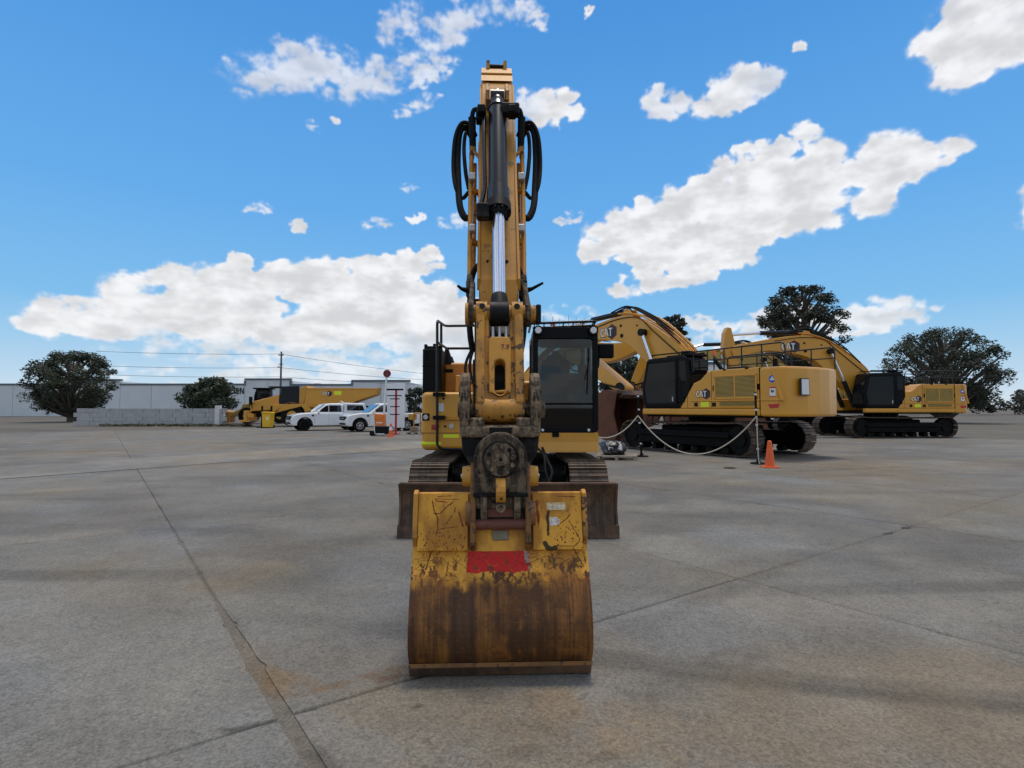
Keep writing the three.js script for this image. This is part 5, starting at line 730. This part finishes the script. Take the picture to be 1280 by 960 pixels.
{
  const t = thing('wheel_loader', 'yellow wheel loader with black cab half hidden behind the hood of the dump truck', 'loader'), P = (n, m, ...g) => part(t, n, m, ...g);
  P('rear_body', M.yellowOld, ext([[-2.6, 1.0], [-0.3, 1.0], [-0.3, 2.0], [-2.3, 1.9], [-2.6, 1.6]], 1.9, 0.08)); P('front_frame', M.yellowOld, ext([[0.1, 0.8], [2.2, 0.8], [1.9, 1.9], [0.4, 1.9]], 1.2, 0.06));
  const c = P('cab', M.black, ext([[-0.6, 1.9], [0.8, 1.9], [0.9, 2.6], [0.7, 3.3], [-0.55, 3.3]], 1.5, 0.06)); part(c, 'cab_roof', M.black, box(-0.8, 1.0, 3.3, 3.42, -0.9, 0.9, 0.04)); part(c, 'side_window', M.cabGlass, box(-0.4, 0.6, 2.4, 3.15, -0.77, -0.745, 0.005));
  P('exhaust_pipe', M.black, bar([-1.6, 1.9, -0.4], [-1.6, 2.8, -0.4], 0.08)); P('lift_arm', M.yellowOld, ext([[0.6, 1.9], [0.9, 2.1], [3.0, 0.9], [2.9, 0.6], [1.6, 1.0]], 0.2, 0.03).translate(0, 0, -0.5), ext([[0.6, 1.9], [0.9, 2.1], [3.0, 0.9], [2.9, 0.6], [1.6, 1.0]], 0.2, 0.03).translate(0, 0, 0.5));
  P('loader_bucket', M.yellowDirty, ext([[2.9, 0.1], [3.9, 0.1], [3.4, 0.3], [3.2, 0.8], [3.4, 1.3], [2.9, 1.1]], 2.7, 0.03)); for (const x of [-1.5, 1.4]) for (const z of [-1, 1]) { const w = P('wheel', M.rubber, bar([x, 0.75, z * 0.7], [x, 0.75, z * 1.25], 0.75, 0.75, 26)); part(w, 'rim', M.yellowOld, bar([x, 0.75, z * 1.24], [x, 0.75, z * 1.27], 0.36, 0.32, 18)); }
  const p = gp(331, 529); t.position.set(p.x, 0, p.z); t.rotation.y = Math.PI + 0.25; t.scale.setScalar(1.05);
}
// ------------------------------------------------------------------ white utility trucks
function ute(label, canopy) {
  const t = thing('pickup_truck', label, 'pickup truck', 'white utility trucks parked side by side'), P = (n, m, ...g) => part(t, n, m, ...g);
  const outline = [[-2.66, 0.55], [-2.68, 0.95], [-2.6, 1.2], [-0.8, 1.22], [1.1, 1.24], [1.7, 1.22], [2.3, 1.14], [2.57, 1.04], [2.68, 0.8], [2.66, 0.47], [2.5, 0.36], [2.27, 0.38], ...arc(1.78, 0.42, 0.49, 5, 175, 12), [1.22, 0.34], [-0.9, 0.34], ...arc(-1.44, 0.42, 0.49, 5, 175, 12), [-1.98, 0.46]];
  const body = P('body', M.white, ext(outline, 1.86, 0.07, [], 3));
  part(body, 'underbody', M.black, box(-2.4, 2.4, 0.3, 0.6, -0.72, 0.72, 0.02));
  for (const x of [1.15, 0.2, -0.75]) part(body, 'door_gap', M.black, box(x - 0.004, x + 0.004, 0.45, 1.2, -0.932, -0.9, 0));
  const house = P('cabin', M.white, ext([[-0.82, 1.16], [1.22, 1.2], [0.4, 1.8], [0.12, 1.87], [-0.6, 1.87], [-0.84, 1.79]], 1.68, 0.09, [], 3));
  for (const s of [-1, 1]) { part(house, 'front_side_window', M.glassDark, ext([[0.22, 1.28], [0.92, 1.28], [0.42, 1.68], [0.22, 1.73]], 0.03, 0.004).translate(0, 0, s * 0.832)); part(house, 'rear_side_window', M.glassDark, ext([[-0.7, 1.28], [0.17, 1.28], [0.17, 1.73], [-0.62, 1.73]], 0.03, 0.004).translate(0, 0, s * 0.832)); }
  part(house, 'windscreen', M.glassDark, ext([[1.2, 1.25], [0.46, 1.79], [0.44, 1.765], [1.18, 1.225]], 1.42, 0.003).translate(0.012, 0.012, 0));
  if (canopy) { const c = P('canopy', M.white, ext([[-2.62, 1.17], [-0.86, 1.19], [-0.88, 1.92], [-2.3, 1.88]], 1.74, 0.08, [], 3)); for (const s of [-1, 1]) part(c, 'canopy_window', M.glassDark, ext([[-2.3, 1.36], [-1.05, 1.38], [-1.05, 1.76], [-2.15, 1.74]], 0.02, 0.003).translate(0, 0, s * 0.872)); part(c, 'roof_aerial', M.white, bar([-0.95, 1.9, -0.5], [-0.7, 2.05, -0.5], 0.03)); }
  else part(body, 'tray_floor', M.black, box(-2.55, -0.9, 1.2, 1.23, -0.72, 0.72, 0));
  for (const s of [-1, 1]) { part(body, 'headlight', M.lens, ext([[2.28, 1.06], [2.55, 1.0], [2.63, 0.86], [2.3, 0.9]], 0.2, 0.01).translate(0.02, 0, s * 0.8)); part(body, 'headlight_bezel', M.black, ext([[2.36, 1.03], [2.59, 0.96], [2.66, 0.85], [2.4, 0.89]], 0.12, 0.01).translate(0.025, 0, s * 0.78)); part(body, 'tail_light', M.redLamp, box(-2.695, -2.55, 0.85, 1.17, s * 0.94, s * 0.8, 0.01)); part(body, 'side_vent', M.black, box(1.2, 1.34, 0.98, 1.1, s * 0.938, s * 0.9, 0.01)); const m = part(t, 'mirror', M.white, box(0.82, 0.98, 1.2, 1.38, s * 1.1, s * 0.92, 0.04)); part(m, 'mirror_foot', M.black, box(0.86, 0.96, 1.18, 1.24, s * 0.98, s * 0.84, 0.01)); for (const x of [0.32, -0.6]) part(body, 'door_handle', M.white, box(x - 0.11, x + 0.11, 1.06, 1.09, s * 0.955, s * 0.92, 0.01)); }
  const gr = part(body, 'grille', M.black, box(2.56, 2.71, 0.76, 1.0, -0.6, 0.6, 0.03)); part(gr, 'grille_bar', M.zinc, box(2.69, 2.72, 0.87, 0.9, -0.5, 0.5, 0.004)); part(body, 'lower_intake', M.black, box(2.6, 2.69, 0.46, 0.58, -0.6, 0.6, 0.02)); part(body, 'number_plate', M.whitePrint, box(2.685, 2.7, 0.6, 0.7, -0.19, 0.19, 0));
  for (const s of [-1, 1]) part(body, 'fog_lamp', M.black, box(2.58, 2.665, 0.5, 0.62, s * 0.84, s * 0.66, 0.02));
  for (const x of [1.78, -1.44]) for (const s of [-1, 1]) {
    const w = P('wheel', M.rubber, new THREE.TorusGeometry(0.305, 0.105, 12, 30).translate(0, 0, 0).scale(1, 1, 1.15).translate(x, 0.41, s * 0.81), bar([x, 0.41, s * 0.7], [x, 0.41, s * 0.86], 0.33, 0.33, 24));
    part(w, 'rim', canopy ? M.black : M.zinc, new THREE.TorusGeometry(0.225, 0.02, 8, 26).translate(x, 0.41, s * 0.91), bar([x, 0.41, s * 0.86], [x, 0.41, s * 0.92], 0.06, 0.05, 12), ...Array.from({ length: 6 }, (_, i) => { const a = i * Math.PI / 3; return bar([x, 0.41, s * 0.895], [x + 0.22 * Math.cos(a), 0.41 + 0.22 * Math.sin(a), s * 0.9], 0.04, 0.028, 6); }));
    P('wheel_arch', M.black, new THREE.TorusGeometry(0.5, 0.025, 6, 20, Math.PI).translate(x, 0.42, s * 0.9));
  }
  return t;
}
const heading = (b) => Math.PI + b;                            // forward to the left and b towards the camera
{
  const place = (t, px, py, b) => { const w = gp(px, py), f = [-Math.cos(b), Math.sin(b)]; t.position.set(w.x - f[0] * 1.78 - Math.sin(b) * 0.9, 0, w.z - f[1] * 1.78 - Math.cos(b) * 0.9); t.rotation.y = heading(b); };
  place(ute('white utility truck with a canopy over its tray, beside the yellow bin', true), 381, 538.8, 0.56);
  place(ute('white utility truck with open tray, partly behind the white measuring board', false), 450, 540, 0.56);
}
// ------------------------------------------------------------------ small things at the left
{
  const b = thing('measuring_board', 'tall white board on feet in front of the open utility truck', 'board'); const p = at(499.5, 541, 35.5), x0 = at(488.7, 0, 35.5).x, x1 = at(510, 0, 35.5).x;
  part(b, 'panel', M.white, box(x0, x1, 0.32, 3.08, -0.04, 0.04, 0.02)); for (const x of [x0 + 0.15, x1 - 0.15]) part(b, 'foot', M.zinc, box(x - 0.04, x + 0.04, 0, 0.34, -0.03, 0.03, 0.01), box(x - 0.05, x + 0.05, 0, 0.05, -0.4, 0.4, 0.01));
  b.position.set(0, 0, -35.5);
  const r = thing('height_gauge', 'red upright post with five black cross bars before the white board', 'gauge'), d = 33.6, y = (py) => at(0, py, d).y, x = (px) => at(px, 0, d).x;
  part(r, 'post', M.red, box(x(498.3), x(500.6), 0, y(486), -0.05, 0.05, 0.01)); part(r, 'base', M.red, box(x(496), x(503), 0, 0.06, -0.3, 0.3, 0.01));
  for (const [py, a, c, h] of [[487, 487, 508.5, 0.05], [494.6, 489, 506.5, 0.03], [498.6, 492.5, 504, 0.03], [508.3, 492.5, 504, 0.03], [518, 492.5, 504, 0.03]]) part(r, 'cross_bar', M.black, box(x(a), x(c), y(py) - h, y(py) + h, 0.052, 0.1, 0.01));
  r.position.z = -d;
}
{
  const d = 31.8, c = thing('spill_cart', 'orange and grey wheeled cart with white frame beside the small striped cone', 'cart'), X = (px) => at(px, 0, d).x, y = (py) => at(0, py, d).y;
  part(c, 'bin', M.orange, ext([[X(474), y(532)], [X(486.5), y(532)], [X(486), y(518)], [X(474), y(517)]], 0.55, 0.03)); part(c, 'lid_panel', M.orange, box(X(475), X(485), y(524), y(520), 0.27, 0.3, 0.01)); part(c, 'label_strip', M.letter, box(X(477), X(484.5), y(528.8), y(527.6), 0.276, 0.282, 0));
  part(c, 'lower_box', M.rubber, box(X(475), X(495), 0.1, y(533), -0.28, 0.28, 0.02)); part(c, 'frame', M.white, ...rail([[X(474), y(515), 0.3], [X(475.5), 0.12, 0.3], [X(487), 0.12, 0.3]], 0.025), bar([X(495.5), 0.05, 0.3], [X(495), y(534), 0.3], 0.025));
  for (const z of [-0.32, 0.32]) part(c, 'wheel', M.rubber, bar([X(472.5), 0.14, z - 0.04], [X(472.5), 0.14, z + 0.04], 0.14, 0.14, 18));
  c.position.z = -d;
  const s = thing('round_sign', 'red round sign on a leaning white pole above the orange cart', 'sign'), dd = 32.4, Q = (px, py) => { const v = at(px, py, dd); v.z = 0; return v; };
  part(s, 'pole', M.white, bar(Q(478.5, 540.5).setY(0), Q(483.2, 471), 0.055, 0.05, 12)); const disc = part(s, 'disc', M.maroon, bar(Q(484, 467).add(V(0, 0, 0.02)), Q(484, 467).add(V(0, 0, 0.06)), 0.22, 0.22, 28)); const q = Q(484, 467);
  part(disc, 'rim', M.red, new THREE.TorusGeometry(0.2, 0.02, 6, 28).translate(q.x, q.y, 0.062)); part(disc, 'faded_symbol', M.fadedPink, ext([[-0.05, -0.12], [0.06, -0.12], [0.05, 0.02], [0.02, 0.12], [-0.03, 0.13], [-0.04, 0.02]], 0.006, 0).translate(q.x, q.y, 0.064));
  s.position.z = -dd;
}
function cone(label, px, py, h, band, mat = M.coneOrange) {
  const t = thing('traffic_cone', label, 'traffic cone'), p = gp(px, py), r = h * 0.19;
  part(t, 'body', mat, new THREE.LatheGeometry([[r, 0.03], [r * 0.98, 0.04], [0.05 * h / 0.7, h * 0.97], [0.035 * h / 0.7, h], [0.0, h]].map(([a, b]) => new THREE.Vector2(a, b)), 28)); part(t, 'base', mat, box(-r * 1.35, r * 1.35, 0, 0.035, -r * 1.35, r * 1.35, 0.012));
  if (band) part(t, 'reflective_band', M.letter, new THREE.CylinderGeometry(mix(r, 0.05, 0.78) + 0.006, mix(r, 0.05, 0.5) + 0.008, h * 0.26, 24, 1, true).translate(0, h * 0.62, 0));
  t.position.set(p.x, 0, p.z); t.rotation.y = 0.3; return t;
}
cone('small orange cone with white band beside the orange cart', 488.5, 546, 0.72, true);
cone('plain bright orange traffic cone standing at the foot of a rope post', 962.5, 584.5, 0.7, false);
{
  const t = thing('wheelie_bin', 'yellow two wheeled rubbish bin in front of the dump truck', 'bin'), p = gp(335, 535);
  part(t, 'bin_body', M.binYellow, ext([[-0.26, 0.06], [0.26, 0.06], [0.31, 1.0], [-0.31, 1.0]], 0.62, 0.03)); part(t, 'lid', M.binYellow, ext([[-0.34, 1.0], [0.34, 1.0], [0.3, 1.07], [-0.3, 1.1]], 0.7, 0.02)); part(t, 'sticker', M.letter, box(0.02, 0.14, 0.55, 0.75, 0.3, 0.316, 0)); for (const x of [-0.26, 0.26]) part(t, 'wheel', M.rubber, bar([x - 0.03, 0.1, -0.3], [x + 0.03, 0.1, -0.3], 0.1, 0.1, 14));
  t.position.copy(p); t.scale.setScalar(1.15);
  for (const [px, lab] of [[327.3, 'black square post at the bumper of the dump truck, beside the yellow bin'], [339, 'black square post right behind the lid of the yellow bin']]) { const b = thing('black_post', lab, 'post', 'black posts at the bin'), d = 44.5, v = at(px, 533, d), top = at(px, 507.5, d).y; part(b, 'upright', M.black, box(-0.06, 0.06, 0, top, -0.06, 0.06, 0.01)); part(b, 'foot_plate', M.black, box(-0.35, 0.2, 0, 0.05, -0.2, 0.2, 0.01)); b.position.set(v.x, 0, -d); }
  const pa = thing('timber_pallet', 'timber pallet with a jack near the tail of the open white utility truck', 'pallet'), d = 34, x0 = at(514, 0, d).x, x1 = at(533, 0, d).x;
  for (let i = 0; i < 5; i++) part(pa, 'deck_board', M.wood, box(x0, x1, 0.1, 0.125, -0.5 + i * 0.22, -0.38 + i * 0.22, 0.004)); for (let i = 0; i < 3; i++) part(pa, 'bearer', M.wood, box(mix(x0, x1, i * 0.45), mix(x0, x1, i * 0.45 + 0.1), 0, 0.1, -0.5, 0.5, 0.004));
  part(pa, 'crate', M.wood, box(x0 + 0.15, x0 + 0.6, 0.126, 0.42, -0.3, 0.2, 0.01)); part(pa, 'yellow_frame', M.yellowDirty, rail([[x0 + 0.4, 0.126, 0.3], [x0 + 0.42, 1.25, 0.3], [x0 + 0.8, 1.25, 0.3], [x0 + 0.8, 0.126, 0.3]], 0.04)); part(pa, 'red_block', M.orangePaint, box(x0 + 0.05, x0 + 0.5, 0.85, 1.2, -0.2, 0.2, 0.03)); pa.position.z = -d;
}
// ------------------------------------------------------------------ rope barrier at the right
function post(label, px, py, lean) {
  const t = thing('barrier_post', label, 'post', 'black posts of the rope barrier'), p = gp(px, py);
  part(t, 'pole', M.black, bar([0, 0, 0], [lean, 1.97, 0], 0.032, 0.028, 14)); part(t, 'cap', M.blackPaint, bar([lean, 1.97, 0], [lean, 2.0, 0], 0.03, 0.02, 12)); part(t, 'base', M.rubber, bar([0, 0.0, 0], [0, 0.04, 0], 0.22, 0.2, 28), bar([0, 0.04, 0], [0, 0.12, 0], 0.07, 0.045, 16));
  for (const h of [0.42, 1.08, 1.5, 1.93]) part(t, 'reflector', M.lens, bar([lean * h / 2, h - 0.025, 0], [lean * h / 2, h + 0.025, 0], 0.034, 0.034, 12));
  t.position.copy(p); return t;
}
{
  post('black rope post standing beside the timber pallet and black bag', 802, 571, -0.1); post('black rope post standing beside the plain orange cone', 948, 580, -0.05); post('black rope post hidden behind the black cab', 715, 571, 0.05);
  const A = at(797.5, 519.5, 17.95), B = at(946, 520, 15.65), C0 = at(715, 521, 17.95);
  const swag = (a, b, drop, n = 18) => { const out = []; for (let i = 0; i <= n; i++) { const s = i / n; out.push(V(mix(a.x, b.x, s), mix(a.y, b.y, s) - drop * 4 * s * (1 - s), mix(a.z, b.z, s))); } return out; };
  const rope = (label, pts, n) => { const t = thing('barrier_rope', label, 'rope', 'pale ropes of the barrier'); part(t, 'strand', M.rope, hose(pts, 0.017, n, 7)); };
  rope('pale rope sagging in front of the crawler track between two black posts', swag(A, B, 1.13), 60); rope('pale rope running from a black post to behind the black cab', swag(A, C0, 0.68), 40);
  rope('loose pale rope end hanging down the black post beside the cone', [B, V(B.x + 0.0, B.y - 0.6, B.z + 0.01), V(B.x + 0.02, B.y - 1.2, B.z + 0.02), V(B.x + 0.035, 0.02, B.z + 0.05)], 16);
  const pa = thing('timber_pallet', 'grey timber pallet under the black bag beside a rope post', 'pallet'), c = gp(772, 573.5), d = -c.z;
  for (let i = 0; i < 6; i++) part(pa, 'deck_board', M.wood, box(-0.62, 0.58, 0.115, 0.138, -0.5 + i * 0.19, -0.38 + i * 0.19, 0.004)); for (let i = 0; i < 3; i++) part(pa, 'bearer', M.wood, box(-0.6 + i * 0.53, -0.5 + i * 0.53, 0, 0.115, -0.5, 0.57, 0.004)); pa.position.copy(c); pa.rotation.y = -0.2;
  const bag = thing('parts_bag', 'black plastic bag of parts with a white tag lying on the timber pallet', 'bag'), g = new THREE.SphereGeometry(0.34, 60, 40), pp = g.attributes.position; for (let i = 0; i < pp.count; i++) { const x = pp.getX(i), y = pp.getY(i), z = pp.getZ(i), k = 0.9 + 1.1 * (N(x * 6 + 3, y * 6 + z * 5, 601, 5) - 0.5) + 0.25 * Math.abs(N(x * 18, y * 18 + z * 14, 603, 3) - 0.5); pp.setXYZ(i, x * k * 1.3, Math.max(-0.15, y * k * 0.75), z * k); } g.computeVertexNormals();
  part(bag, 'sack', M.plasticBag, g); part(bag, 'tag', M.letter, box(0.12, 0.22, 0.0, 0.14, 0.32, 0.335, 0.003), box(-0.2, -0.06, 0.02, 0.08, 0.33, 0.345, 0.003)); part(bag, 'glove', M.glove, new THREE.SphereGeometry(0.12, 12, 8).scale(1.2, 0.9, 1).translate(0.3, 0.05, -0.2)); bag.position.set(c.x - 0.15, 0.29, c.z + 0.05);
  const lid = thing('drain_cover', 'dark round drain cover set in the concrete before the rope barrier', 'drain cover'), lc = gp(912, 585.5); part(lid, 'frame', M.rust, bar([0, 0.0, 0], [0, 0.012, 0], 0.17, 0.165, 28)); part(lid, 'plate', M.greaseBlack, bar([0, 0.012, 0], [0, 0.02, 0], 0.14, 0.135, 24)); lid.position.copy(lc);
}
// ------------------------------------------------------------------ buildings, pole, wires
{
  const D = 105, X = (px) => (px - 640) / F * D, y = (py) => at(0, py, D).y;
  const b = thing('warehouse', 'long low pale grey warehouse with stepped parapet behind the trucks', 'building');
  for (const [a, c, top] of [[-160, 60, 481.5], [60, 150, 476], [150, 306, 481.5], [306, 363, 475], [363, 440, 482], [440, 512, 477]]) {
    const n = Math.max(2, Math.round((X(c) - X(a)) / 6)), w = (X(c) - X(a)) / n;
    for (let i = 0; i < n; i++) part(b, 'wall_panel', M.wall, box(X(a) + i * w + 0.03, X(a) + (i + 1) * w - 0.03, 0, y(top), -0.3 - (i % 2) * 0.02, 0, 0.02));
    part(b, 'parapet_cap', M.wallTrim, box(X(a) - 0.1, X(c) + 0.1, y(top), y(top) + 0.32, -0.6, 0.14, 0.02)); part(b, 'wall_core', M.wall, box(X(a) + 0.05, X(c) - 0.05, 0, y(top) - 0.1, -18, -0.36, 0));
  }
  for (const px of [306, 363, 440]) part(b, 'parapet_return', M.wallTrim, box(X(px) - 0.16, X(px) + 0.16, y(482), y(475.5), -0.5, 0.16, 0));
  for (const px of [391, 437]) part(b, 'roof_vent', M.wallTrim, box(X(px) - 0.55, X(px) + 0.55, y(483), y(478.6), -3, -2, 0.03)); part(b, 'wall_letters', M.letterBlack, letters('EN', 1.15, 0.06, 0.8).translate(X(300), y(488.5), 0.02)); b.position.z = -D;
  const p = thing('power_pole', 'dark timber power pole with cross arm standing before the warehouse', 'pole'), pd = 92, at0 = at(350, 520, pd), top = at(350, 439.5, pd).y;
  part(p, 'shaft', M.pole, bar([0, 0, 0], [0.05, top, 0], 0.2, 0.13, 12)); part(p, 'cross_arm', M.pole, box(-0.4, 0.4, top - 0.65, top - 0.5, -0.08, 0.08, 0.01)); part(p, 'cross_arm', M.pole, box(-0.35, 0.35, top - 2.1, top - 1.98, -0.08, 0.08, 0.01)); part(p, 'street_lamp', M.zinc, box(-0.5, -0.2, top - 2.6, top - 2.4, -0.1, 0.1, 0.03)); for (const x of [-0.35, 0.0, 0.35]) part(p, 'insulator', M.black, bar([x, top - 0.5, 0], [x, top - 0.3, 0], 0.05, 0.04, 8)); p.position.set(at0.x, 0, -pd);
  let k = 0; for (const [yl, yp, yr, lab] of [[442, 442.5, 470, 'topmost'], [460, 459.5, 476, 'second'], [471, 471, 481, 'lowest']]) { const w = thing('power_line', lab + ' thin overhead wire running through the dark power pole', 'wire', 'overhead wires'); const a = at(120, yl - 3, pd), m = at(350, yp, pd), e = at(560, yr, pd + 6); const cat = (u, v, s) => [0, 0.25, 0.5, 0.75, 1].map((t) => V(mix(u.x, v.x, t), mix(u.y, v.y, t) - s * 4 * t * (1 - t), mix(u.z, v.z, t))); part(w, 'wire_span', M.black, hose(cat(a, m, 0.2), 0.028, 20, 5)); part(w, 'wire_span', M.black, hose(cat(m, e, 0.25), 0.028, 20, 5)); }
  const bw = thing('block_wall', 'low grey block wall with pale pillar under the leafy tree', 'wall'), bd = 50, bx = (px) => at(px, 0, bd).x, by = (py) => at(0, py, bd).y; for (let i = 0; i < 9; i++) for (let j = 0; j < 4; j++) part(bw, 'block', M.block, box(bx(110) + i * 1.45 + (j % 2) * 0.3, bx(110) + i * 1.45 + 1.42 + (j % 2) * 0.3, j * 0.38, j * 0.38 + 0.365, -0.15, 0.15 - 0.01 * ((i + j) % 3), 0.01)); part(bw, 'pillar', M.whitePrint, box(bx(281.5), bx(287), 0, by(507), -0.2, 0.25, 0.02)); bw.position.z = -bd;
  const s = thing('white_shed', 'white shed wall glimpsed through the rails behind the parked excavators', 'building'), sd = 48, sx = (px) => at(px, 0, sd).x; for (let i = 0; i < 8; i++) part(s, 'wall_sheet', M.white, box(mix(sx(872), sx(985), i / 8) + 0.01, mix(sx(872), sx(985), (i + 1) / 8) - 0.01, 0, 5.25, -0.1, 0.02 * (i % 2), 0.01)); part(s, 'roof_edge', M.wallTrim, box(sx(871), sx(986), 5.25, 5.45, -0.3, 0.2, 0.01)); part(s, 'shed_core', M.wall, box(sx(873), sx(984), 0, 5.2, -8, -0.12, 0)); s.position.z = -sd;
}
// ------------------------------------------------------------------ trees
const leafMat = new THREE.MeshPhysicalMaterial({ vertexColors: true, roughness: 0.75, side: THREE.DoubleSide, transmission: 0.3, thickness: 0 });
function leaves(clumps, per, size, tint, flat = 0.7) {
  const pos = [], colr = [];
  for (const [cx, cy, cz, r, tone] of clumps) for (let i = 0; i < per; i++) {
    let x, y, z; do { x = rr(-1, 1); y = rr(-1, 1); z = rr(-1, 1); } while (x * x + y * y + z * z > 1);
    const k = r * Math.cbrt(rr(0.25, 1)), o = V(cx + x * k, cy + y * k * flat, cz + z * k), a = V(rr(-1, 1), rr(-0.6, 0.6), rr(-1, 1)).normalize(), b = V(rr(-1, 1), rr(-1, 1), rr(-1, 1)).cross(a).normalize(), s = size * rr(0.6, 1.3);
    const p1 = o.clone().addScaledVector(a, s), p2 = o.clone().addScaledVector(b, s * 0.42), p3 = o.clone().addScaledVector(a, -s), p4 = o.clone().addScaledVector(b, -s * 0.42), k2 = rr(0.55, 1.5), c = sc3([tint[0] * rr(0.9, 1.5), tint[1], tint[2]], tone * k2 * 1.15);
    for (const p of [p1, p2, p3, p1, p3, p4]) { pos.push(p.x, p.y, p.z); colr.push(c[0] * rr(0.97, 1.03), c[1], c[2]); }
  }
  const g = new THREE.BufferGeometry(); g.setAttribute('position', new THREE.Float32BufferAttribute(pos, 3)); g.setAttribute('color', new THREE.Float32BufferAttribute(colr, 3)); g.computeVertexNormals(); return g;
}
function tree(label, px, d, topPy, lowPy, halfPx, o = {}) {
  const t = thing('tree', label, 'tree', o.group), base = at(px, 510, d), top = at(px, topPy, d).y, low = at(px, lowPy, d).y, R = halfPx / F * d, h = top - low, n = o.n ?? 26, cl = [], limbs = [];
  for (let i = 0; i < n; i++) {
    const v = o.cone ? Math.pow(rnd(), 1.2) : rnd(), prof = o.cone ? (1 - v) * 0.95 + 0.12 : Math.sin(Math.PI * (0.12 + 0.8 * v)) ** 0.7, a = rr(0, Math.PI * 2), rad = R * prof * Math.sqrt(rr(0.15, 1)), r = (o.clump ?? 0.3) * R * rr(0.7, 1.3);
    const c = [Math.cos(a) * rad * 0.85, low + h * (0.06 + 0.9 * v), Math.sin(a) * rad * 0.85, r, rr(0.7, 1.3)]; cl.push(c); if (i % 2 === 0) limbs.push(bar([0.1 * c[0], Math.max(0.6, c[1] - rad * 0.7 - 0.3), 0.1 * c[2]], [c[0], c[1], c[2]], R * 0.03 + 0.03, R * 0.008 + 0.01, 6));
  }
  part(t, 'trunk', M.bark, bar([0, 0, 0], [rr(-0.2, 0.2), low + h * 0.3, 0], 0.1 + R * 0.07, 0.06 + R * 0.05, 12), bar([0, low + h * 0.28, 0], [rr(-0.1, 0.1), low + h * 0.88, 0], 0.06 + R * 0.05, 0.03, 10), ...limbs);
  const m = new THREE.Mesh(leaves(cl, o.per ?? 170, o.leaf ?? Math.max(0.12, d / F * 2.6), o.tint ?? [0.03, 0.045, 0.018]), leafMat); m.name = 'crown'; t.add(m);
  t.position.set(base.x, 0, -d); return t;
}
tree('tall dark pine with open layered branches beside the parked excavators', 1006, 46, 356, 470, 60, { n: 170, per: 110, clump: 0.14, leaf: 0.13, tint: [0.02, 0.032, 0.014] });
tree('slender dark tree rising behind the big excavator boom', 843, 52, 388, 470, 20, { n: 60, per: 100, clump: 0.24, leaf: 0.17, tint: [0.022, 0.034, 0.018] });
tree('round dark tree seen under the boom between stick and cab', 780, 50, 436, 505, 36, { n: 80, per: 120, clump: 0.24, leaf: 0.17, tint: [0.025, 0.042, 0.02] });
tree('leafy green tree standing over the low block wall', 262, 52, 474, 516, 38, { n: 80, per: 120, clump: 0.24, leaf: 0.17, tint: [0.03, 0.048, 0.02] });
tree('thin scrubby tree right behind the white measuring board', 519, 60, 484, 522, 15, { n: 34, per: 90, leaf: 0.14, tint: [0.025, 0.04, 0.02] });
tree('broad dark tree at the end of the row of excavators', 1180, 60, 410, 515, 75, { n: 190, per: 120, clump: 0.15, leaf: 0.15, tint: [0.026, 0.04, 0.018] });
tree('broad green tree at the corner of the warehouse yard', 90, 64, 440, 520, 60, { n: 180, per: 120, clump: 0.15, leaf: 0.15, tint: [0.03, 0.046, 0.02] });
{
  const cl = []; for (let i = 0; i < 150; i++) { const px = rr(470, 1420), d = rr(120, 150), v = at(px, 510, d), h = rr(1.2, 5.5); cl.push([v.x, h, -d, rr(1.2, 2.6), rr(0.6, 1.3)]); }
  const m = new THREE.Mesh(leaves(cl, 150, 0.45, [0.03, 0.045, 0.024], 0.8), leafMat); m.name = 'far_woodland'; m.userData = { kind: 'stuff', label: 'far dark band of trees along the edge of the yard', category: 'woodland' }; scene.add(m);
  const gl = [], gd = 49; for (let i = 0; i < 60; i++) { const px = rr(120, 312); const v = at(px, 510, gd + rr(-0.6, 0.6)); gl.push([v.x, 0.08, v.z, 0.5, rr(0.7, 1.2)]); }
  const g = new THREE.Mesh(leaves(gl, 60, 0.1, [0.06, 0.075, 0.03], 0.25), leafMat); g.name = 'grass_strip'; g.userData = { kind: 'stuff', label: 'thin strip of dry grass at the foot of the block wall', category: 'grass' }; scene.add(g);
}
scene.traverse((o) => { if (o.isMesh) { o.castShadow = true; o.receiveShadow = true; } });
renderer.render(scene, camera);
